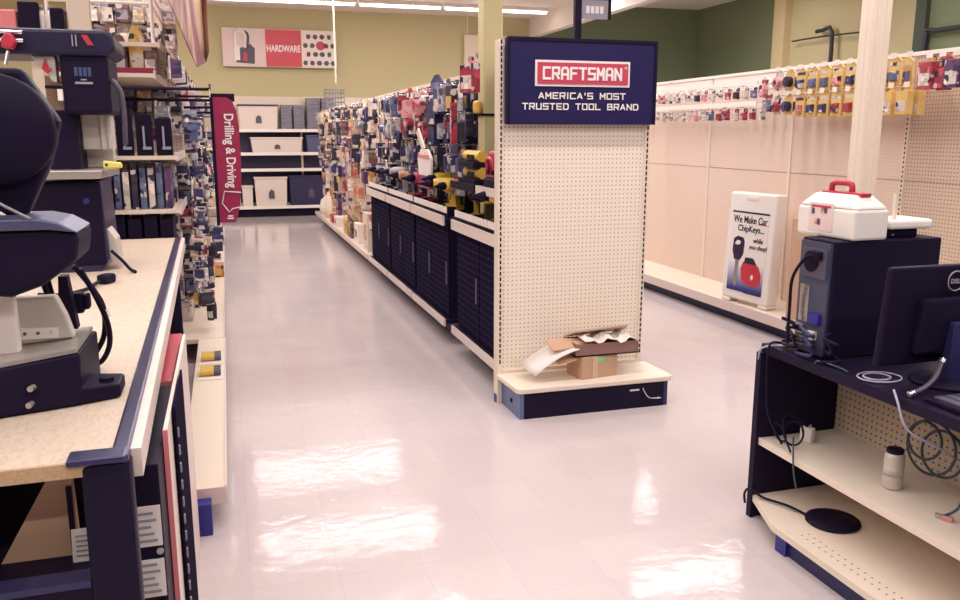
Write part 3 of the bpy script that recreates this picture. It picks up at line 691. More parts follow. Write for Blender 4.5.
# hooks with yellow packs
def rrow(par, ys, z, L=.30): hooks(par, [(4.45, y, z) for y in ys], 0, L, .05)
ya = [5.72-.132*k for k in range(11)]
rrow(rb[4], [y for y in ya if y > 4.7], 2.03); rrow(rb[5], [y for y in ya if y <= 4.7], 2.03)
rrow(rb[4], [y for y in ya if y > 4.7], 1.845); rrow(rb[5], [y for y in ya if y <= 4.7], 1.845)
rr = random.Random(4)
for r, z in enumerate((2.02, 1.835)):
    for k, y in enumerate(ya):
        big = (r == 1 and k >= 9)
        c = rr.choice(('navy','pink','red','blue grey','navy'))
        if r == 0 and k in (1,): c = 'black'
        card = 'golden' if k > 0 else 'white'
        if r == 0 and k >= 10: continue
        for d in range(2):
            kind = 'bag' if k > 1 else 'tape'
            lab = 'yellow card with %s product, %s row, %s along from the far end, %s' % (c, ('upper','lower')[r], ORD[k+1], ('front','rear')[d])
            if k == 0: lab = lab.replace('yellow card', 'white card')
            hang(kind if not big else 'box', (4.17+.09*d, y, z), c if not big else 'golden', card, 'navy' if k < 3 else 'white', 0, .86, lab, 'packs on hooks above the chip key sign', sx=1.2)
# white shelf strip and red packs at the near end
for k in range(5):
    hang(('box','card')[k % 2], (4.18, 4.24-.10*k, 2.0), 'red' if k != 2 else 'purple', 'red' if k % 2 else 'yellow', 'white', 0, .95, 'red pack on the upper row right of the channel post, %s from the left' % ORD[k+1], 'red packs at the right end', sx=1.3)
rrow(rb[5], [4.24-.10*k for k in range(5)], 2.01)
# small goods on the far tan bays
yb = [5.97+.125*k for k in range(22)]
for r, z in enumerate((1.93, 1.755)):
    for k, y in enumerate(yb):
        c = rr.choices(('white','navy','blue grey','red','black','pink'), ((9,1,2,.5,1,1) if r == 0 else (8,1,1,3 if k < 7 else .5,1.5,1)))[0]
        cd = 'red' if (r == 1 and 1 < k < 7) else 'white'
        hang(rr.choice(('card','tape','card','box')), (4.22, y, z), c, cd, rr.choice(('navy','white','grey')), 0, .46, '%s small carded part, %s row past the yellow packs, %s along' % (c, ('upper','lower')[r], ORD[k+1]),
             'small carded parts on the tan wall', sx=1.2)
for k in range(0, 22, 1):
    y = yb[k]; par = rb[3] if y < 7.11 else rb[2] if y < 8.33 else rb[1]
    if k % 2 == 0: hooks(par, [(4.45, y, 1.94), (4.45, y, 1.765)], 0, .27, .06)
t = thing('price_strip', 'long white price strip between the two rows of small carded parts', 'price strip', (4.2, 7.3, 1.8))
B(4.165, 4.175, 6.0, 8.75, 1.775, 1.815).build('strip', WHITE, t)
for y in (6.1, 7.3, 8.6): MB().cyl((4.17,y,1.795),(4.45,y,1.795),.006,n=6).build('support_arm', CHROME, t)
t = thing('price_strip', 'white price strip at the top of the upper row of small parts', 'price strip', (4.2, 7.3, 1.96))
B(4.165, 4.175, 6.0, 8.75, 1.945, 1.975).build('strip', WHITE, t)
for y in (6.1, 7.3, 8.6): MB().cyl((4.17,y,1.96),(4.45,y,1.96),.006,n=6).build('support_arm', CHROME, t)
for k, (y, z, c) in enumerate(((5.86, 1.98, 'pink'), (5.80, 1.86, 'grey'))):
    hang('card', (4.14, y, z), c, 'white', 'red', 0, .7, '%s carded pack at the corner between yellow packs and small parts' % c, sx=1.2)

# sidewalk sign
t = thing('sign_board', 'white plastic stand sign reading We Make Car ChipKeys', 'sign', (4.1, 5.79, .166))
LN = .05
def SP(y, z, d=0): return (4.0 + LN*(z-.166)/.9 + d, y + .06, z)
def slab(y0, y1, z0, z1, d0, d1):
    return [SP(y1,z0,d0), SP(y1,z0,d1), SP(y0,z0,d1), SP(y0,z0,d0), SP(y1,z1,d0), SP(y1,z1,d1), SP(y0,z1,d1), SP(y0,z1,d0)]
mb = MB().hexa(slab(5.55,6.03,.20,1.08,0,.13)); mb.hexa(slab(5.55,5.64,.166,.20,0,.13)); mb.hexa(slab(5.94,6.03,.166,.20,0,.13)); mb.build('body', WHITE, t, bevel=.014)
MB().hexa(slab(5.73,5.85,1.02,1.05,-.006,.01)).build('hand_grip', CREAM, t, bevel=.004)
MB().hexa(slab(5.60,5.98,.26,.93,-.004,.002)).build('poster', WPAPER, t)
MB().hexa(slab(5.60,5.98,.915,.93,-.006,-.003)).build('black_rule', BLACKINK, t)
UP = Vector((LN/.9, 0, 1)).normalized()
def ST(s, y, z, w, h, m, name, b=.012): text(s, Vector(SP(y,z,-.0055)), SX, UP, w, h, bold=b).build(name, m, t)
ST('We Make Car', 5.79, .865, .35, .06, BLACKINK, 'lettering'); ST('ChipKeys...', 5.775, .785, .27, .068, BLACKINK, 'lettering')
ST('while', 5.69, .705, .10, .04, BLACKINK, 'lettering'); ST('you shop!', 5.685, .645, .18, .048, BLACKINK, 'lettering')
MB().hexa(slab(5.60,5.71,.832,.838,-.006,-.003)).build('red_rule', REDINK, t)
def gradblue():
    m = mat('blue_fade_print', (50, 60, 150), .5); nt = m.node_tree; N = nt.nodes; L = nt.links
    tc = N.new('ShaderNodeTexCoord'); sp = N.new('ShaderNodeSeparateXYZ'); r = N.new('ShaderNodeValToRGB')
    L.new(tc.outputs['Generated'], sp.inputs[0]); L.new(sp.outputs[2], r.inputs[0]); L.new(r.outputs[0], N['Principled BSDF'].inputs['Base Color'])
    e = r.color_ramp.elements; e[0].color = lin((40, 44, 120)); e[0].position = .1; e[1].color = lin((226, 216, 224)); e[1].position = 1.
    return m
MB().hexa(slab(5.605,5.975,.27,.50,-.006,-.003)).build('blue_panel', gradblue(), t)
MB().hexa(slab(5.605,5.79,.265,.275,-.008,-.005)).build('black_rule', BLACKINK, t)
def SPoly(pts, m, name, d=-.009): 
    mb = MB(); n = len(pts); mb.add([SP(y,z,d) for y,z in pts]+[SP(y,z,d+.003) for y,z in pts], [list(range(n)), list(range(2*n-1,n-1,-1))]+[(i,i+n,(i+1)%n+n,(i+1)%n) for i in range(n)])
    return mb.build(name, m, t)
SPoly([(5.945,.60),(5.94,.70),(5.90,.725),(5.84,.715),(5.825,.68),(5.83,.58),(5.86,.53),(5.92,.53)], mat('key_head_print', (52, 34, 66), .4), 'key_head')
SPoly([(5.925,.66),(5.90,.69),(5.865,.685),(5.865,.66),(5.90,.65)], WHITE, 'key_ring_hole', -.011)
SPoly([(5.905,.53),(5.87,.53),(5.87,.33),(5.885,.30),(5.905,.33)], STEEL, 'key_blade')
SPoly([(5.84,.46),(5.82,.52),(5.73,.53),(5.66,.50),(5.625,.43),(5.63,.36),(5.68,.33),(5.76,.335),(5.82,.37)], REDINK, 'car_body')
SPoly([(5.81,.51),(5.80,.56),(5.72,.56),(5.68,.51)], BLACKINK, 'car_window', -.010)
SPoly([(5.73,.41),(5.71,.43),(5.70,.40),(5.72,.38)], WHITE, 'car_emblem', -.011)
t.rotation_euler = (0, 0, R(6)); t.scale = (.85, 1.14, 1); t.location = (4.115, 5.75, .166)
t = thing('cardboard_carton', 'tall kraft carton standing behind the computer tower', 'box', (4.22, 5.1, .166))
B(4.06, 4.34, 4.95, 5.30, .166, .93).build('carton', KRAFT, t, bevel=.004)
B(4.055, 4.06, 5.08, 5.13, .17, .93).build('packing_tape', mat('packing_tape', (206, 176, 146), .35), t)

# ------------------------------------------------------------------ computer counter on the right
t = thing('counter_shelving', 'black desk topped shelving unit holding the computer at the right', 'shelving', (2.1, 2.0, 0))
B(2.0, 2.62, .75, 2.745, .695, .735).build('desk_top', INKM, t, bevel=.004)
B(1.995, 2.40, 2.725, 2.75, .0, .695).build('end_panel', INKM, t)
B(1.985, 2.0, 2.72, 2.75, .0, .70).build('end_post', INKM, t)
PEGD = grid_mat('pegboard_counter', (206, 184, 164), (96, 76, 76), (1, 2), .0254, .0046)
B(2.37, 2.385, .75, 2.725, .10, .695).build('back_panel', PEGD, t)
B(2.385, 2.62, .75, 2.745, .0, .695).build('cabinet_body', INKM, t)
B(2.01, 2.37, .75, 2.72, .320, .345).build('shelf', CREAM, t)
B(2.0, 2.01, .75, 2.72, .318, .347).build('shelf_rail', CREAM, t)
b_ = MB().prism([(1.99,2.72),(1.90,2.47),(1.90,.75),(2.37,.75),(2.37,2.72)], 'z', .075, .100).build('base_shelf', CREAM, t)
m_ = MB()
for k in range(50): 
    for j in range(2): m_.box(1.95+.03*j, 1.956+.03*j, 2.36-.032*k, 2.366-.032*k, .0995, .1006)
m_.build('punched_holes', mat('punched_hole', (120, 100, 96), .8), b_)['kind'] = 'stuff'
B(1.93, 1.95, .75, 2.45, 0, .075).build('kick_plate', NAVY, t)
B(1.915, 1.93, 2.40, 2.46, 0, .075).build('blue_foot', BLUE, t)

t = thing('computer_tower', 'black computer tower with open cabled back under the white case', 'computer', (2.3, 2.54, .735))
B(2.07, 2.545, 2.452, 2.632, .735, 1.172).build('chassis', INK, t, bevel=.006)
r_ = B(2.058, 2.07, 2.462, 2.622, .745, 1.162).build('port_plate', mat('grey_steel_plate', (84, 86, 112), .4, .4), t)
MB().box(2.050,2.058,2.47,2.60,1.03,1.14).build('power_supply', DGREY, r_)
MB().cyl((2.046,2.55,1.09),(2.05,2.55,1.09),.04).build('fan_grille', INK, r_)
MB().box(2.050,2.058,2.55,2.60,.86,1.0).build('port_block', CHROME, r_)
MB().box(2.040,2.058,2.48,2.53,.86,.90).build('video_plug', BLUE, r_)
MB().box(2.040,2.058,2.50,2.54,.80,.83).build('white_plug', WPAPER, r_)
for k in range(6): MB().box(2.050,2.058,2.57,2.615,.765+.015*k,.772+.015*k).build('slot_cover', STEEL, r_)
MB().box(2.03,2.058,2.49,2.55,1.10,1.13).tube([(2.035,2.52,1.115),(2.02,2.55,1.10),(2.012,2.60,1.02),(2.02,2.615,.9),(2.01,2.60,.75)], .006).build('power_plug', INK, r_)

t = thing('monitor', 'black monitor seen from behind at the right edge', 'monitor', (2.27, 2.1, .735))
MB().hexa([(2.0,2.13,.80),(2.54,2.13,.80),(2.54,2.16,.80),(2.0,2.16,.80),(2.0,2.10,1.135),(2.54,2.10,1.135),(2.54,2.13,1.135),(2.0,2.13,1.135)]).build('screen_shell', INK, t, bevel=.010)
MB().hexa([(2.12,2.095,.84),(2.42,2.095,.84),(2.42,2.13,.84),(2.12,2.13,.84),(2.12,2.07,1.03),(2.42,2.07,1.03),(2.42,2.11,1.03),(2.12,2.11,1.03)]).build('monitor_housing', INK, t, bevel=.012)
MB().box(2.23,2.31,2.06,2.10,.75,.95).build('stand_neck', NAVY, t, bevel=.006)
MB().lathe([(.12,0),(.12,.012),(.05,.02)], (2.27,2.1,.735), 24).build('stand_base', INK, t)
lg = MB().tube([(2.245+.032*math.cos(a), 2.0905+.0*a, 1.083+.032*math.sin(a)) for a in [k*math.pi/12 for k in range(24)]], .0022, n=6, sub=1, closed=True); 
lg.build('logo_ring', GREY, t)
text('DELL', (2.245, 2.0885, 1.083), FX, FZ, .044, .015, bold=.02).build('logo_lettering', GREY, t)

# white carry case
t = thing('carry_case', 'white plastic carry case with red handle on the computer tower', 'case', (2.24, 2.56, 1.172))
ang = math.atan2(-.294, .011)
a = Vector((2.13,2.438,1.173)); e1 = Vector((2.119-2.13, 2.76-2.438, 0)).normalized(); e2 = Vector((.206,.093,0)).normalized(); e2 = Vector((e1.y, -e1.x, 0))
L1, W1 = .30, .155
def CP(u, w_, z): return a + e1*u*L1 + e2*w_*W1 + Vector((0,0,z))
mb = MB().hexa([CP(0,0,0),CP(0,1,0),CP(1,1,0),CP(1,0,0),CP(0,0,.11),CP(0,1,.11),CP(1,1,.11),CP(1,0,.11)])
mb.build('case_body', WHITE, t, bevel=.010)
mb = MB().hexa([CP(0,0,.11),CP(0,1,.11),CP(1,1,.11),CP(1,0,.11),CP(.16,.22,.160),CP(.16,.78,.160),CP(.84,.78,.160),CP(.84,.22,.160)])
mb.build('hipped_lid', WHITE, t, bevel=.012)
MB().hexa([CP(.12,.35,.153),CP(.12,.65,.153),CP(.8,.65,.153),CP(.8,.35,.153),CP(.12,.35,.167),CP(.12,.65,.167),CP(.8,.65,.167),CP(.8,.35,.167)]).build('red_strip', RED, t, bevel=.003)
h = [CP(.36,.5,.166),CP(.37,.5,.19),CP(.42,.5,.198),CP(.64,.5,.198),CP(.70,.5,.19),CP(.71,.5,.166)]
MB().tube(h, .011, sub=4).build('handle', RED, t)
MB().hexa([CP(.36,-.012,.02),CP(.36,.01,.02),CP(.78,.01,.02),CP(.78,-.012,.02),CP(.36,-.012,.125),CP(.36,.01,.125),CP(.78,.01,.125),CP(.78,-.012,.125)]).build('paper_label', mat('faded_pink_label', (232, 208, 204), .6), t)
MB().hexa([CP(.40,-.02,.108),CP(.40,-.01,.108),CP(.74,-.01,.108),CP(.74,-.02,.108),CP(.40,-.02,.116),CP(.40,-.01,.116),CP(.74,-.01,.116),CP(.74,-.02,.116)]).build('label_red_line', REDB, t)
rr2 = random.Random(2)
for k in range(5):
    u, z = .46+.055*k, .04+.05*rr2.random()
    MB().hexa([CP(u,-.02,z),CP(u,-.01,z),CP(u+.05,-.01,z),CP(u+.05,-.02,z),CP(u,-.02,z+.02),CP(u,-.01,z+.02),CP(u+.05,-.01,z+.025),CP(u+.05,-.02,z+.025)]).build('label_blotch', PM['orange'] if k % 2 else DGREY, t)
# router stack
t = thing('network_box', 'black network box under the white router', 'router', (2.45, 2.55, 1.172))
B(2.325, 2.455, 2.48, 2.61, 1.173, 1.205).build('body', INK, t, bevel=.006)
MB().box(2.34,2.345,2.478,2.482,1.183,1.188).build('status_light', WPAPER, t)
t = thing('router', 'white router with one upright antenna beside the carry case', 'router', (2.45, 2.55, 1.206))
MB().prism([(2.315,2.46),(2.50,2.46),(2.515,2.48),(2.515,2.62),(2.315,2.62)], 'z', 1.206, 1.240).build('body', WHITE, t, bevel=.010)
MB().cyl((2.36,2.50,1.235),(2.362,2.505,1.335),.008,.007).build('antenna', CREAM, t)

# drink can, round base, cables
t = thing('drink_can', 'silver drink can with black top standing on the counter shelf', 'can', (2.15, 2.17, .345))
MB().lathe([(.026,0),(.032,.006),(.033,.012),(.033,.118),(.027,.132)], (2.15,2.17,.345), 20).build('body', ALU, t)
MB().lathe([(.028,.130),(.029,.134),(.029,.142),(.026,.145)], (2.15,2.17,.345), 20).build('top', INK, t)
MB().lathe([(.0334,.05),(.0334,.09)], (2.15,2.17,.345), 20).build('printed_band', mat('can_print', (200, 188, 180), .45), t)
t = thing('round_base', 'flat black disc base with a cord on the lowest counter shelf', 'base', (2.135, 2.42, .1))
MB().lathe([(.095,0),(.10,.004),(.098,.012),(.03,.018)], (2.135,2.42,.1), 28).build('disc', INK, t)
MB().tube([(2.07,2.49,.108),(2.04,2.57,.115),(2.0,2.66,.112),(1.97,2.715,.13),(1.962,2.735,.105),(1.97,2.74,.06)], .005).build('cord', INK, t)
def cable(pts, r, m, label, name='cable', closed=False, sub=6):
    o = MB().tube(pts, r, n=6, sub=sub, closed=closed).build(name, m, loc=tuple(pts[0])); tag(o, label, 'cable'); return o
def loop(c, r, n=10, ax='z', sq=1., tilt=0.):
    c = Vector(c); P = []
    for k in range(n):
        t_ = 2*math.pi*k/n; u, v = r*math.cos(t_), r*sq*math.sin(t_)
        P.append(c + (Vector((u, v, tilt*u)) if ax == 'z' else Vector((tilt*v, u, v))))
    return P
cable(loop((2.08,2.20,.742), .075, sq=.8), .003, CABW, 'larger ring of thin white cable lying on the desk', closed=True)
cable(loop((2.06,2.19,.748), .045, sq=.85), .003, CABW, 'smaller ring of thin white cable inside the larger one', closed=True)
cable([(2.01,2.44,.70),(2.005,2.42,.745),(2.03,2.34,.742),(2.02,2.28,.742)], .004, TEAL, 'greenish cable running from the tower to the white cable ring')
cable([(1.99,2.74,.66),(1.985,2.72,.72),(2.03,2.66,.742),(2.06,2.6,.742)], .004, CABW, 'thin white cable over the far corner of the desk')
cable([(2.06,2.70,.742),(1.99,2.68,.74),(1.975,2.66,.60),(1.98,2.64,.47),(2.02,2.6,.36)], .0045, INK, 'black cable hanging from the far desk corner to the shelf')
for k, c in enumerate(((2.03,2.60),(2.08,2.68),(2.025,2.50),(2.04,2.40))):
    P = [(c[0]+.035*math.cos(j*1.9+k)*(1-.05*j), c[1]+.05*math.sin(j*2.3+k), .745+.012*j) for j in range(9)]
    cable(P, .007, INK if k != 2 else NAVY, 'black cable tangle on the desk, %s from the far corner' % ORD[k+1], 'cable_tangle')
t = thing('power_adapter', 'white plug adapter tangled in black cords on the counter shelf', 'adapter', (2.16, 2.64, .345))
MB().obox((2.16,2.63,.375), (.035,.05,.06), (0,0,.4)).build('body', WPAPER, t, bevel=.006)
MB().tube([(2.16,2.63,.405),(2.12,2.66,.44),(2.06,2.64,.46),(2.02,2.60,.42),(2.0,2.52,.36)], .004).build('cord', INK, t)
MB().box(2.155,2.165,2.615,2.62,.405,.42).build('prong', CHROME, t)
cable(loop((2.07,2.60,.40), .055, ax='x', sq=.8, tilt=.3), .004, INK, 'ring of black cord standing by the white adapter', closed=True)
cable(loop((2.05,2.66,.385), .04, ax='x', sq=.9, tilt=-.3), .004, INK, 'smaller ring of black cord at the far end of the shelf', closed=True)
cable([(2.04,2.56,.40),(1.995,2.50,.38),(1.988,2.48,.30),(1.99,2.46,.24)], .004, TEAL, 'greenish cord hanging over the shelf edge by the adapter')
for k, (c, r) in enumerate((((2.25,2.12,.50), .10), ((2.26,2.08,.49), .085), ((2.24,2.14,.52), .07))):
    cable(loop(c, r, ax='x', sq=.9, tilt=.15), .005, TEAL, 'coil of dark greenish cable under the desk, %s ring' % ('largest','middle','smallest')[k], 'cable_coil', closed=True)
cable([(2.01,2.06,.745),(1.99,2.02,.72),(2.0,1.98,.64),(2.1,1.95,.58),(2.2,1.98,.52)], .004, CABW, 'white cable dropping from the desk edge near the monitor')
cable([(2.3,2.02,.62),(2.24,1.95,.50),(2.16,1.90,.40),(2.12,1.93,.352)], .005, TEAL, 'greenish cable running down to the shelf at the right edge')
t = thing('cable_plug', 'pink plug on a cable end at the right edge of the shelf', 'plug', (2.12, 1.9, .345))
MB().obox((2.13,1.915,.353), (.02,.035,.014), (0,0,.5)).build('body', PM['pink'], t, bevel=.003); MB().obox((2.12,1.94,.353), (.012,.02,.010), (0,0,.5)).build('tip', STEEL, t)
t = thing('microphone_stem', 'dark metal stem with bright ends lying on the desk by the monitor', 'stem', (2.1, 2.05, .735))
MB().tube([(2.02,2.0,.75),(2.07,2.0,.765),(2.13,2.02,.79),(2.19,2.06,.82)], .008).build('stem', DGREY, t)
MB().cyl((2.012,2.0,.748),(2.03,2.0,.753),.010).build('bright_end', CHROME, t); MB().cyl((2.19,2.06,.82),(2.2,2.065,.83),.011).build('bright_end', CHROME, t)
t = thing('keyboard', 'black keyboard lying at the right edge of the desk', 'keyboard', (2.2, 1.9, .735))
B(2.03, 2.30, 1.62, 1.96, .736, .752).build('body', INK, t, bevel=.004)
for k in range(6): B(2.05+.04*k, 2.08+.04*k, 1.64, 1.94, .752, .757).build('key_row', DGREY, t)

# ------------------------------------------------------------------ left shelving run
def lbay(y0, y1, label, near=False):
    t = thing('gondola_bay', label, 'shelving bay', (-.6, (y0+y1)/2, 0), 'bays of the left shelving run')
    xb = -1.05 if near else -.57
    B(xb-.05, xb, y0, y1, .1, 2.06).build('back_panel', PEGX, t)
    for y in (y0+.006, y1-.006): B(xb-.055, xb+.008, y-.012, y+.012, 0, 2.10).build('upright', CREAM, t)
    B(-1.05, -.085, y0+.003, y1-.003, .14, .17).build('base_shelf', CREAM, t)
    B(-.085, -.076, y0+.003, y1-.003, .10, .175).build('base_rail', CREAM2, t)
    B(-.2, -.18, y0, y1, 0, .14).build('kick_plate', NAVY, t)
    for z, xf in (((1.06, -.30), (1.41, -.30), (1.93, -.40), (2.12, -.36)) if near else ((2.12, -.36),)):
        s_ = B(-1.05, xf-.01, y0+.01, y1-.01, z-.025, z).build('shelf', CREAM, t)
        B(xf-.01, xf, y0+.01, y1-.01, z-.035, z+.02).build('price_rail', CREAM2, s_)
    return t
lb = [lbay(5.85, 7.05, 'left bay just beyond the workbench', True), lbay(7.05, 8.25, 'left bay behind the maroon blade sign'), lbay(8.25, 9.45, 'left bay third beyond the workbench'),
      lbay(9.45, 10.65, 'left bay fourth beyond the workbench'), lbay(10.65, 11.85, 'left bay fifth beyond the workbench'), lbay(11.85, 13.0, 'left bay at the far end of the run')]
BAYS[:] = [(7.05+1.2*k, 8.25+1.2*k, b) for k, b in enumerate(lb[1:])]
t = thing('base_deck', 'white base deck running along the floor below the workbench edge', 'base deck', (-.16, 4.7, 0))
B(-.245, -.078, 3.27, 5.845, .14, .17).build('base_shelf', CREAM, t)
B(-.078, -.069, 3.27, 5.845, .10, .175).build('base_rail', CREAM2, t)
B(-.245, -.069, 3.265, 3.27, .10, .17).build('end_cap', CREAM2, t)
B(-.20, -.16, 3.27, 5.845, 0, .14).build('kick_plate', NAVY, t)
B(-.195, -.13, 3.20, 3.265, 0, .13).build('blue_foot', BLUE, t)

B(-1.045, -.31, 7.0, 7.02, .18, 2.60).build('divider_panel', PEGY, lb[0])
for r, z in enumerate((2.52, 2.34, 1.88, 1.70, 1.34)):
    for k in range(7):
        c = wpick({'white': 3, 'cream': 2, 'grey': 2, 'navy': 2, 'black': 2, 'red': .7, 'tan': 1}) if r > 1 else wpick({'white': 4, 'cream': 3, 'tan': 1, 'orange': .6, 'brown': .6})
        hang('card' if (r+k) % 3 else 'box', (-.98+.105*k, 6.96, z), c, 'white' if r != 2 else 'cream', 'grey', math.pi/2, .85, '%s pack on the divider behind the black saw, %s row, %s from left' % (c, ORD[r+1], ORD[k+1]), 'packs hung on the divider of the near left bay', sx=2)
for r, z in enumerate((1.30, 1.14, .97, .80, .62, .45)):
    for k in range(2):
        c = wpick({'navy': 3, 'black': 3, 'grey': 2, 'blue grey': 2, 'white': 1, 'red': .7})
        hang('box' if (r+k) % 2 else 'card', (-.40+.085*k, 6.55+.3*(k % 2), z+.03), c, 'navy' if r % 2 else 'white', 'white', math.pi/2, .82, '%s pack hung just past the workbench end, %s down, %s' % (c, ORD[r+1], ('inner','outer')[k]), 'packs hung past the workbench end', sx=2)
for k in range(11):
    c = wpick({'white': 4, 'cream': 2, 'navy': 1.5, 'red': 1, 'purple': 1, 'orange': .7, 'grey': 2})
    hang('card', (-.325, 5.98+.27*k, 2.09), c, 'white', 'red', math.pi+.3, .95, '%s pack under the top edge of the left shelves, %s from the workbench' % (c, ORD[k+1]), 'packs under the top edge of the left run', sx=2.5)
# goods on the near bay: end row facing the workbench
run_kinds = {'card': 4, 'box': 3, 'pliers': 2, 'tape': 1}
rl = random.Random(21)
for r, (z, zs) in enumerate(((1.06, (.24, .31)), )):
    xs = [-1.0+.052*k for k in range(13)]
    for k, x in enumerate(xs):
        c = rl.choice(('blue grey','grey','red','black','teal','tan','white','navy','purple')); h = rl.uniform(*zs)
        t = tag(B(x-.019, x+.019, 5.93, 6.15, z, z+h).build('slim_box', PM[c], loc=(x, 6.0, z), bevel=.003),
            '%s slim box on the middle shelf behind the yellow push stick, %s from left' % (c, ORD[k+1]), 'box', 'slim boxes on the middle left shelf')
for k in range(7):
    x = -1.0+.10*k; c = ('grey','blue grey','navy','black','purple','navy','black')[k]
    tag(B(x-.042, x+.042, 5.9, 6.2, .80, 1.0+.02*(k % 2)).build('boxed_set', PM[c] if k < 3 else INK, loc=(x, 6, .8), bevel=.004), '%s box on the lower left shelf, %s from the post' % (c, ORD[k+1]), 'box', 'dark boxes on the lower left shelf')
t = thing('gondola_shelf', 'low cream shelf below the middle shelf at the near left bay', 'shelf', (-.7, 6.4, .8))
B(-1.05, -.36, 5.87, 7.0, .775, .80).build('board', CREAM, t); B(-.36, -.35, 5.87, 7.0, .765, .82).build('price_rail', CREAM2, t)
# black clamps with white bars standing on the upper shelf
for k in range(3):
    x = -.62+.12*k
    t = thing('clamp_set', 'black clamp pack with white bar on the upper left shelf, %s from the saw' % ORD[k+1], 'clamp', (x, 5.95, 1.41))
    B(x-.05, x+.05, 5.93, 5.98, 1.41, 1.71-.03*k).build('pack', INK, t, bevel=.006)
    MB().box(x-.008, x+.004, 5.915, 5.93, 1.46, 1.60).box(x-.012, x+.04, 5.912, 5.93, 1.45, 1.468).build('white_bar', mat('pale_grey_bar', (150, 150, 168), .4), t)
# yellow and brown packs at the top of the near bay
for k, (x, c, h) in enumerate(((-.90, 'orange', .20), (-.80, 'tan', .26), (-.70, 'purple', .26), (-.61, 'brown', .24), (-.505, 'yellow', .30), (-.43, 'brown', .22))):
    t = thing('glove_pack', '%s pack standing on the top left shelf behind the black saw, %s from the post' % (c, ORD[k+1]), 'pack', (x, 5.98, 1.93))
    MB().prism([(x-.045,1.93),(x+.045,1.93),(x+.048,1.93+h*.7),(x+.02,1.93+h),(x-.02,1.93+h),(x-.048,1.93+h*.7)], 'y', 5.92, 6.04).build('pack_body', PM[c], t, bevel=.010)
    B(x-.03, x+.03, 5.915, 5.92, 1.96, 2.02).build('label', PM['white'], t)
B(-1.0, -.41, 5.885, 5.90, 1.93, 1.965).build('red_strip', MAROON, lb[0])
# face arms carrying goods into the aisle
for k, (y, z, x0, x1) in enumerate(((5.83, 1.835, -1.04, -.072), (6.5, 1.79, -1.04, -.07), (7.06, 1.755, -1.04, -.065), (7.7, 1.73, -1.04, -.065), (8.26, 1.70, -1.04, -.06))):
    t = thing('merchandise_rod', 'black rod reaching into the aisle over the left shelves, %s from the workbench' % ORD[k+1], 'rod', (x0, y, z), 'rods on the left shelves')
    MB().cyl((x0,y,z),(x1,y,z),.010,n=8).build('rod', INK, t)
    MB().cyl((x1,y,z-.012),(x1,y,z+.035),.007,n=8).build('end_stop', DGREY, t)
    B(x1-.005, x1+.001, y-.02, y-.012, z-.05, z+.0).build('price_tip', WPAPER, t)
CL = {'white': 3, 'grey': 3, 'black': 4, 'navy': 3, 'blue grey': 2, 'cream': 2, 'red': 1.2, 'purple': 1, 'yellow': .7, 'brown': 1, 'steel': 1}
CC = {'white': 4, 'cream': 1, 'grey': 1, 'navy': 1}
o_y = []
def run_left(y0, dy, nc, rows, xs, colors, where, group, sx=2., sc=(.8, 1.15), kinds=KM):
    for r, z in enumerate(rows):
        for c in range(nc):
            for d, x in enumerate(xs):
                if rng.random() > .93: continue
                k = wpick(kinds); cc = wpick(colors); xx = x + rng.uniform(-.03, .03) + (.0 if callable(x) else 0)
                o_y.append(y0+dy*c+rng.uniform(-.03,.03)); hang(k, (xx, o_y[-1], z+rng.uniform(-.02,.02)), cc, wpick(CC), wpick({'steel': 2, 'white': 2, 'red': 1, 'black': 2}),
                     math.pi+rng.uniform(-.5,.5), rng.uniform(*sc), '%s %s, %s, %s row down, %s column along%s' % (cc, KN[k], where, ORD[r+1], ORD[c+1], (', inner', ', outer')[d] if len(xs) > 1 else ''), group, sx)
                hook(-.57, xx+.03, o_y[-1], z)
run_left(6.25, .34, 3, (1.74, 1.66), (-.45, -.27), CL, 'near left bay upper hooks', 'goods hanging in the near left bay', sc=(.7, 1.0))
run_left(6.05, .2, 5, (1.36, 1.20, 1.02, .84, .66, .48), (-.235,), CL, 'near left bay clip strips', 'goods clipped along the near left bay shelf edges', sc=(.5, .75))
run_left(7.2, .32, 18, (1.95, 1.72, 1.50, 1.28, 1.06, .84), (-.30,), CL, 'left run', 'goods hanging along the left run', sx=3.)
run_left(7.2, .45, 9, (1.68, 1.44, 1.2, .96), (-.17,), CL, 'left run outer hooks', 'goods hanging outermost along the left run', sx=1.6, sc=(.6, .9))
run_left(6.15, .5, 11, (.66, .50), (-.20,), {'black': 4, 'navy': 3, 'white': 3, 'grey': 3, 'yellow': .6}, 'left run low hooks', 'goods hanging low along the left run', sx=2.2, sc=(.7, 1.1))
for k in range(8):
    y = 7.3+.34*k; c = rng.choice(('yellow','brown','navy','cream','red','white'))
    tag(B(-.62, -.40, y-.10, y+.10, 2.12, 2.12+rng.uniform(.10, .22)).build('overstock_box', PM[c], loc=(-.5, y, 2.12), bevel=.006), '%s box on top of the left run, %s along' % (c, ORD[k+1]), 'box', 'boxes on top of the left run')
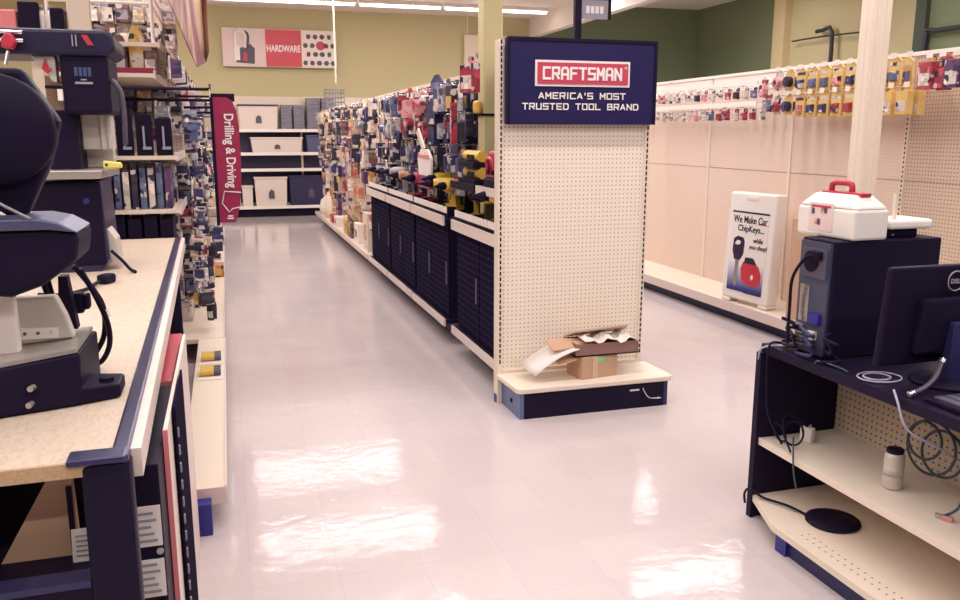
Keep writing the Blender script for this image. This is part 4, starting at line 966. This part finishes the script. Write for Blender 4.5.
# packs lying on the white base deck
for l, x, y, s_ in (('yellow labelled battery pack on the white deck, nearer of two', -.155, 4.93, 0), ('yellow labelled battery pack on the white deck, farther of two', -.155, 5.27, 0),
                 ('orange and yellow box on the deck beyond the battery packs', -.15, 8.55, 1)):
    t = thing('battery_pack', l, 'battery pack', (x, y, .17))
    B(x-.072, x+.072, y-.12, y+.12, .171, .176+.11*s_).build('card', WPAPER if not s_ else PM['orange'], t)
    if not s_:
        for q in (-.045, .0, .045): MB().cyl((x-.058, y+q, .195), (x+.02, y+q, .195), .018, m=0).build('battery', YEL, t); MB().cyl((x+.02, y+q, .195), (x+.058, y+q, .195), .018, m=0).build('dark_end', DGREY, t)
    else: B(x-.05, x+.05, y-.125, y-.12, .19, .26).build('label', YEL, t)
for k, (y, c, h) in enumerate(((6.6, 'white', .12), (7.1, 'yellow', .16), (7.6, 'grey', .22), (9.4, 'white', .2), (10.1, 'navy', .2), (10.8, 'cream', .2))):
    tag(B(-.52, -.30+.04*(k % 2), y-.14, y+.14, .17, .17+h).build('boxed_goods', PM[c], loc=(-.4, y, .17), bevel=.006), '%s box on the left base shelf, %s beyond the bare deck' % (c, ORD[k+1]), 'box')

# maroon blade sign
t = thing('blade_sign', 'maroon blade sign reading Drilling & Driving over the left aisle edge', 'sign', (0, 6.3, 1.35))
MB().prism([(-.065,.92),(.045,.92),(.062,.96),(.085,1.05),(.100,1.2),(.108,1.40),(.105,1.60),(.092,1.71),(.068,1.78),(.03,1.805),(-.065,1.805)], 'y', 6.292, 6.304).build('board', MAROON, t)
B(-.085, -.063, 6.28, 6.31, .90, 1.82).build('edge_rail', INK, t)
MB().box(-.075,.085,6.306,6.312,1.775,1.83).box(-.30,-.06,6.30,6.31,1.80,1.815).build('bracket', INKM, t)
text('Drilling & Driving', (.028, 6.289, 1.43), (0,0,-1), (1,0,0), .52, .085, bold=.018).build('lettering', WHITEINK, t)
MB().tube([(.095,6.29,1.135),(-.02,6.29,1.145),(-.040,6.29,1.06),(.005,6.29,.995),(.030,6.29,1.02),(.085,6.29,1.03)], .0045, n=6, sub=1).build('chevron', WHITEINK, t)
MB().box(-.01,.035,6.288,6.292,.945,.955).box(-.005,.03,6.288,6.292,.962,.972).build('small_logo', WHITEINK, t)
for x in (-.075,): pass

# picture banner and white racks over the left run
t = thing('hanging_banner', 'faded red picture banner hanging over the left shelves', 'banner', (-.2, 6.5, 2.4))
m_ = MB(); top = [(-.235, 4.4), (-.215, 5.2), (-.2, 6.1), (-.17, 6.9), (-.11, 7.3), (-.075, 7.2)]
bot = [2.21, 2.17, 2.12, 2.05, 2.12, 2.20]
for i in range(5):
    (xa, y0), (xb, y1) = top[i], top[i+1]
    m_.hexa([(xa,y0,bot[i]),(xa+.006,y0,bot[i]),(xb+.006,y1,bot[i+1]),(xb,y1,bot[i+1]),(xa,y0,3.3),(xa+.006,y0,3.3),(xb+.006,y1,3.3),(xb,y1,3.3)])
bm_ = mat('banner_print', (150, 96, 96), .6); nt = bm_.node_tree; wv = nt.nodes.new('ShaderNodeTexWave'); wv.inputs['Scale'].default_value = 1.6; wv.inputs['Distortion'].default_value = 6
r_ = nt.nodes.new('ShaderNodeValToRGB'); r_.color_ramp.elements[0].color = lin((128, 66, 84)); r_.color_ramp.elements[1].color = lin((206, 172, 140))
tc = nt.nodes.new('ShaderNodeTexCoord'); nt.links.new(tc.outputs['Object'], wv.inputs['Vector']); nt.links.new(wv.outputs['Fac'], r_.inputs[0]); nt.links.new(r_.outputs[0], nt.nodes['Principled BSDF'].inputs['Base Color'])
m_.build('print', bm_, t)
MB().cyl((-.24,4.4,3.3),(-.09,7.3,3.3),.012).build('top_rod', CREAM, t)
for (x, y) in ((-.22, 4.9), (-.14, 6.9)): MB().cyl((x,y,3.3),(x,y,3.87),.006,n=6).build('wire', CREAM, t)
t = thing('wire_rack', 'white wire overstock rack on top of the near left bay', 'rack', (-.7, 6.4, 2.12))
m_ = MB()
for x in (-1.0, -.40):
    for y in (5.9, 7.0): m_.cyl((x,y,2.12),(x,y,2.75),.012,n=6)
for z in (2.36, 2.44, 2.52, 2.60, 2.68):
    m_.cyl((-1.0,5.9,z),(-.4,5.9,z),.009,n=6); m_.cyl((-.4,5.9,z),(-.4,7.0,z),.009,n=6)
for k in range(8): m_.cyl((-.4,5.9+.157*k,2.3),(-.4,5.9+.157*k,2.7),.006,n=6)
m_.build('wires', WHITE, t)

# ------------------------------------------------------------------ workbench
t = thing('workbench', 'long workbench with particle board top and black steel edge', 'workbench', (-.25, 1.75, 0))
def wb(mb, n, m, p=None, **k): return mb.build(n, m, p or t, **k)
X0 = -1.02
wb(B(X0, -.262, 1.75, 5.62, .868, .90), 'board_top', CHIP); wb(B(X0, -.30, 1.745, 1.75, .868, .899), 'board_edge', CHIPE)
wb(MB().box(-.262, -.226, 1.745, 5.62, .83, .906), 'edge_rail', mat('blue_black_steel', (58, 56, 92), .3, .5), bevel=.006)
wb(MB().box(-.226, -.205, 1.80, 5.62, .835, .898), 'cream_strip', CREAM2)
wb(MB().box(-.318, -.222, 1.742, 1.80, 0, .895), 'leg', INKM, bevel=.012)
wb(MB().box(-.342, -.23, 1.735, 1.80, .893, .907), 'corner_cap', mat('blue_black_steel', (58, 56, 92), .3, .5), bevel=.005)
wb(B(X0, X0+.09, 1.75, 1.82, 0, .868), 'leg', INKM, bevel=.01)
for x in (X0, -.33): wb(B(x, x+.08, 5.5, 5.57, .17 if x > -.5 else .0, .868), 'leg', INKM, bevel=.01)
wb(B(X0+.09, -.318, 1.755, 1.80, .48, .625), 'crosspiece', INKM); wb(B(X0+.09, -.318, 1.745, 1.80, .625, .640), 'steel_lip', mat('blue_black_steel', (58, 56, 92), .3, .5))
wb(B(X0+.01, -.33, 1.80, 3.55, .60, .625), 'storage_shelf', INKM); wb(B(X0+.0, X0+.012, 1.82, 5.5, .60, .868), 'dark_panel', INK)
for x in (-.36,): wb(B(x, x+.05, 3.5, 3.55, 0, .868), 'leg', INKM)
bench = t; bench.rotation_euler = (0, 0, R(1.1))
# under the bench
t = thing('cardboard_sheet', 'leaning kraft board under the workbench top', 'panel', (-.5, 1.95, .625))
MB().prism([(-.52,.626),(-.36,.626),(-.365,.86),(-.385,.86)], 'y', 1.90, 1.92).build('board', KRAFT, t)
MB().box(-.377,-.366,1.893,1.90,.64,.79).build('dark_stripe', INK, t)
t = thing('instruction_paper', 'printed paper behind the black bench leg', 'paper', (-.33, 1.87, .626))
MB().hexa([(-.37,1.86,.627),(-.31,1.86,.627),(-.31,1.864,.627),(-.37,1.864,.627),(-.37,1.868,.70),(-.31,1.868,.70),(-.31,1.872,.70),(-.37,1.872,.70)]).build('sheet', WPAPER, t)
m_ = MB()
for k in range(5): m_.hexa([(-.362,1.8595+.0011*k,.64+.011*k),(-.318,1.8595+.0011*k,.64+.011*k),(-.318,1.861+.0011*k,.64+.011*k),(-.362,1.861+.0011*k,.64+.011*k),(-.362,1.859+.0015*k,.643+.011*k),(-.318,1.859+.0015*k,.643+.011*k),(-.318,1.861+.0015*k,.643+.011*k),(-.362,1.861+.0015*k,.643+.011*k)])
m_.build('print_lines', GREY, t)
# flat goods standing beside the bench
t = thing('black_carton', 'tall black carton with white labels standing beside the workbench leg', 'box', (-.19, 2.1, 0))
B(-.26, -.190, 1.95, 2.60, 0, .80).build('carton', INK, t, bevel=.004)
for z0, z1 in ((.60, .70), (.47, .565)):
    l_ = B(-.255, -.193, 1.945, 1.95, z0, z1).build('white_label', WPAPER, t); m_ = MB()
    for k in range(5): m_.box(-.249, -.203-.006*(k % 3), 1.943, 1.945, z0+.012+.017*k, z0+.018+.017*k)
    m_.build('print_lines', GREY, l_)
m_ = MB()
for k in range(8): m_.prism([(-.25+.007*k,.43),(-.247+.007*k,.43),(-.243+.007*k,.455),(-.246+.007*k,.455)], 'y', 1.945, 1.951)
m_.build('hazard_stripes', MAROON, t)
MB().cyl((-.20,1.944,.585),(-.20,1.95,.585),.008).build('screw', STEEL, t)
t = thing('red_carton', 'red and white carton behind the tall black carton', 'box', (-.19, 2.9, 0))
B(-.245, -.198, 2.65, 3.3, 0, .80).build('carton', RED, t, bevel=.004); B(-.244, -.199, 2.645, 2.65, .55, .8).build('white_panel', PINKB, t)
t = thing('poster_board', 'thin white board standing on edge beside the cartons', 'board', (-.13, 2.6, 0))
B(-.187, -.177, 2.10, 3.15, 0, .83).build('board', CREAM2, t); B(-.188, -.176, 2.095, 2.10, 0, .83).build('pink_edge', PINKB, t)
t = thing('display_sheet', 'thin black sheet with notched edge standing along the deck', 'panel', (-.11, 2.8, 0))
B(-.171, -.165, 2.25, 2.62, 0, .84).build('sheet', mat('matt_black_card', (30, 22, 44), .95, spec=.02), t)
m_ = [B(-.165, -.161, 2.26, 2.272, .1+.05*k, .125+.05*k).build('notch', GREY, t) for k in range(14)]

# ------------------------------------------------------------------ machines on the bench
ZB = .901
t = thing('band_saw', 'large black stationary saw with silver table at the back of the workbench', 'saw', (-.7, 4.5, ZB))
MB().box(-.90, -.575, 4.30, 4.72, .93, 1.33).build('base_cabinet', INK, t, bevel=.012)
MB().prism([(-.905,.901),(-.60,.901),(-.56,.96),(-.575,1.33),(-.60,1.33),(-.60,.98),(-.905,.98)], 'y', 4.31, 4.70).build('base_skirt', mat('blue_black_steel', (58, 56, 92), .3, .5), t)
MB().prism([(-.575,.96),(-.52,.94),(-.53,1.05),(-.56,1.10),(-.575,1.1)], 'y', 4.35, 4.5).build('dust_chute', ALU, t, bevel=.006)
MB().cyl((-.64,4.294,1.24),(-.64,4.30,1.24),.014).build('knob', BLUE, t)
MB().hexa([(-.86,4.24,1.345),(-.56,4.24,1.345),(-.53,4.72,1.345),(-.80,4.72,1.345),(-.83,4.24,1.385),(-.55,4.24,1.385),(-.53,4.72,1.385),(-.79,4.72,1.385)]).build('saw_table', STEEL, t, bevel=.005)
MB().box(-.74, -.535, 4.60, 4.66, 1.386, 1.475).build('rip_fence', ALU, t, bevel=.006)
MB().prism([(-.79,1.386),(-.67,1.386),(-.70,1.44),(-.74,1.455)], 'y', 4.45, 4.5).build('blade_guard', WPAPER, t)
MB().box(-.66, -.575, 4.48, 4.62, 1.475, 1.66).box(-.575, -.52, 4.46, 4.58, 1.475, 1.66).build('column', ALU, t, bevel=.008)
MB().box(-.548, -.540, 4.455, 4.46, 1.475, 1.66).build('column_groove', STEEL, t)
MB().box(-.70, -.495, 4.30, 4.66, 1.64, 1.91).build('head_housing', INK, t, bevel=.018)
MB().box(-.79, -.66, 4.36, 4.6, 1.35, 1.66).build('support_arm', INK, t, bevel=.01)
MB().prism([(-1.05,1.90),(-.49,1.90),(-.455,1.93),(-.462,1.985),(-.49,2.015),(-1.05,2.015)], 'y', 4.28, 4.70).build('wheel_cover', mat('navy_black_cover', (36, 30, 56), .4, spec=.25), t, bevel=.016)
MB().prism([(-.595,1.99),(-.57,1.99),(-.545,1.945),(-.57,1.945)], 'y', 4.272, 4.282).build('red_mark', RED, t)
for q in (-.635, -.62): MB().box(q, q+.005, 4.272, 4.28, 1.94, 1.99).build('slot', GREY, t)
for z in (1.957, 1.992): MB().cyl((-1.0,4.26,z),(-.83,4.26,z),.009).build('chrome_rail', CHROME, t)
MB().prism([(-.91,1.92),(-.865,1.915),(-.85,1.945),(-.862,1.98),(-.885,1.985),(-.905,1.96)], 'y', 4.20, 4.255).build('red_knob', RED, t, bevel=.008)
MB().cyl((-.905,4.23,1.85),(-.89,4.24,1.91),.008).build('knob_stem', CHROME, t)
MB().prism([(-.82,1.90),(-.72,1.90),(-.72,1.78),(-.745,1.79),(-.76,1.83),(-.80,1.86)], 'y', 4.33, 4.4).build('silver_bracket', ALU, t, bevel=.006)
MB().prism([(-.775,1.84),(-.76,1.885),(-.75,1.85),(-.735,1.84),(-.755,1.82)], 'y', 4.31, 4.325).build('red_pointer', RED, t)
lg_ = MB().box(-.64,-.565,4.296,4.3,1.775,1.785).box(-.615,-.59,4.296,4.3,1.792,1.798); lg_.build('white_bar', GREY, t)
m_ = MB()
for k in range(4): m_.box(-.64+.019*k, -.626+.019*k, 4.296, 4.3, 1.81, 1.85)
m_.build('blue_badge', mat('dull_blue_badge', (58, 66, 110), .5), t)
MB().box(-.715, -.695, 4.28, 4.34, 1.70, 1.75).build('white_catch', WPAPER, t)
MB().tube([(-.49,4.33,1.80),(-.455,4.35,1.74),(-.45,4.37,1.62),(-.46,4.42,1.50)], .012).build('hose', DGREY, t)
MB().tube([(-.55,4.3,1.0),(-.50,4.28,.95),(-.47,4.26,.915),(-.44,4.2,.908)], .008).build('lead', INK, t)
t = thing('push_stick', 'yellow push stick hung at the side of the saw table', 'push stick', (-.5, 4.25, 1.40))
MB().hexa([(-.545,4.235,1.39),(-.46,4.235,1.395),(-.46,4.25,1.395),(-.545,4.25,1.39),(-.545,4.235,1.43),(-.465,4.235,1.42),(-.465,4.25,1.42),(-.545,4.25,1.43)]).build('stick', LYEL, t, bevel=.008)
MB().cyl((-.53,4.23,1.41),(-.53,4.236,1.41),.006).build('hole', INK, t)
# boxes on the top shelf behind the saw
t = thing('top_shelf', 'cream shelf on the post behind the black saw carrying boxes', 'shelf', (-1.1, 5.66, 2.1))
B(-1.5, -.87, 5.64, 5.84, 2.10, 2.125).build('board', CREAM, t); B(-1.5, -1.44, 5.76, 5.80, 0, 2.10).build('post', CREAM, t)
for l, x0, x1, h, m in (('pink carton at the left end of the shelf above the saw', -1.42, -1.13, .14, PINKB), ('dark tilted box beside the pink carton above the saw', -1.12, -1.01, .19, INK), ('black rounded case against the cream post above the saw', -.95, -.875, .16, INK)):
    t = thing('small_box', l, 'box', ((x0+x1)/2, 5.72, 2.125)); MB().box(x0, x1, 5.67, 5.80, 2.126, 2.125+h).build('body', m, t, bevel=.010)
    B(x0+.01, x1-.01, 5.668, 5.672, 2.14, 2.15).build('edge_line', CREAM, t)
for k in range(2):
    x = -1.0+.045*k
    t = thing('spray_bottle', 'white bottle on the shelf above the saw, %s the dark tilted box' % ('beside', 'second from')[k], 'bottle', (x, 5.72, 2.125))
    MB().lathe([(.018,0),(.021,.01),(.021,.11),(.010,.15)], (x,5.72,2.126), 12).build('bottle', WPAPER, t); MB().lathe([(.011,.148),(.012,.175)], (x,5.72,2.126), 10).build('cap', GREY, t)

t = thing('miter_saw', 'black miter saw with silver turntable at the near end of the workbench', 'saw', (-.5, 2.15, ZB))
BP = [(-.70,2.02),(-.36,2.17),(-.37,2.42),(-.72,2.46)]
MB().hexa([(-.72,2.02,.903),(-.368,2.13,.903),(-.36,2.40,.903),(-.74,2.44,.903),(-.72,2.04,1.0),(-.366,2.15,1.028),(-.36,2.40,1.028),(-.74,2.44,1.0)]).build('base', INK, t, bevel=.006)
MB().hexa([(-.375,2.13,.903),(-.284,2.17,.903),(-.284,2.27,.903),(-.375,2.27,.903),(-.372,2.13,.945),(-.284,2.17,.938),(-.284,2.27,.938),(-.372,2.27,.945)]).build('foot', INK, t, bevel=.006)
MB().cyl((-.318,2.2,.938),(-.318,2.2,.95),.018).build('foot_bolt', INK, t)
for x, z in ((-.468,.965), (-.475,.925)): MB().cyl((x,2.085,z),(x+.004,2.104,z),.007).build('screw', STEEL, t)
MB().hexa([(-.72,2.05,1.0),(-.372,2.15,1.03),(-.37,2.40,1.03),(-.74,2.44,1.0),(-.72,2.05,1.012),(-.374,2.15,1.040),(-.37,2.40,1.040),(-.74,2.44,1.012)]).build('turntable', STEEL, t)
MB().prism([(-.53,1.03),(-.395,1.04),(-.41,1.10),(-.43,1.15),(-.53,1.15)], 'y', 2.27, 2.31).build('fence', ALU, t, bevel=.006)
MB().prism([(-.52,1.045),(-.43,1.045),(-.43,1.07),(-.52,1.075)], 'y', 2.262, 2.272).build('fence_slots', WPAPER, t)
for k in range(3): MB().cyl((-.505+.03*k,2.258,1.06),(-.505+.03*k,2.264,1.06),.004).build('fence_hole', PM['brown'], t)
MB().box(-.70, -.508, 2.20, 2.24, 1.02, 1.21).build('white_cover', WPAPER, t, bevel=.008)
MB().prism([(-.72,1.21),(-.49,1.18),(-.42,1.205),(-.345,1.26),(-.335,1.325),(-.40,1.335),(-.72,1.335)], 'y', 2.10, 2.32).build('motor_housing', INK, t, bevel=.014)
MB().prism([(-.72,1.335),(-.40,1.335),(-.335,1.327),(-.352,1.338),(-.375,1.352),(-.42,1.362),(-.72,1.362)], 'y', 2.09, 2.30).build('top_ridge', mat('blue_grey_casting', (88, 90, 122), .35, .3), t, bevel=.005)
MB().lathe([(.02,0),(.121,0),(.128,.01),(.128,.06),(.121,.07),(.02,.07)], (-.505,2.17,1.56), 40, axis='y').build('blade_guard', INK, t)
MB().prism([(-.64,1.36),(-.46,1.36),(-.40,1.48),(-.37,1.58),(-.44,1.70),(-.64,1.70)], 'y', 2.20, 2.26).build('guard_arm', INK, t, bevel=.012)
MB().tube([(-.54,2.09,1.44),(-.49,2.085,1.40),(-.43,2.09,1.362)], .0035, n=6).build('guard_wire', GREY, t)
MB().prism([(-.50,1.385),(-.485,1.378),(-.478,1.372),(-.487,1.372),(-.505,1.39)], 'y', 2.085, 2.09).build('bright_edge', WPAPER, t)
MB().prism([(-.43,1.19),(-.41,1.19),(-.395,1.05),(-.44,1.05)], 'y', 2.33, 2.37).build('lever_post', INK, t)
MB().box(-.42, -.385, 2.38, 2.42, 1.08, 1.135).box(-.385,-.37,2.38,2.42,1.09,1.13).build('clamp_knob', INK, t, bevel=.005)
def cord(pts, r, l): 
    o = MB().tube(pts, r, n=8).build('saw_cable', INK, loc=tuple(pts[0])); return tag(o, l, 'cord')
cord([(-.385,2.38,1.20),(-.355,2.40,1.12),(-.335,2.42,1.04),(-.338,2.44,.975),(-.365,2.46,.925),(-.40,2.47,.915)], .0075, 'outer black cord looping from the miter saw to the bench')
cord([(-.40,2.38,1.21),(-.365,2.42,1.14),(-.345,2.44,1.08),(-.352,2.46,1.0),(-.385,2.48,.94),(-.41,2.49,.915)], .0075, 'inner black cord looping from the miter saw')
cord([(-.465,2.36,1.20),(-.455,2.39,1.10),(-.445,2.41,1.0),(-.425,2.44,.93),(-.405,2.52,.91)], .008, 'black cord dropping straight behind the silver fence')
cord([(-.48,2.36,1.20),(-.465,2.40,1.08),(-.48,2.42,.98),(-.50,2.5,.912)], .006, 'thin black cord left of the straight dropping cord')
MB().cyl((-.340,2.44,1.075),(-.335,2.435,1.058),.010).build('cord_tie', WPAPER)
tag(bpy.data.objects['cord_tie'], 'small white tie around the looping saw cords', 'tie')
t = thing('plug', 'black power plug and lead lying on the bench board', 'plug', (-.5, 3.6, ZB))
MB().obox((-.535,3.95,.922), (.05,.075,.042), (0,0,-.5)).build('plug_body', INK, t, bevel=.010)
MB().tube([(-.56,3.90,.918),(-.60,3.75,.909),(-.68,3.66,.909),(-.76,3.7,.909)], .008).build('lead', INK, t)
for q in (0, .02): MB().box(-.525+q, -.519+q, 3.985, 4.01, .92, .928).build('prong', STEEL, t)
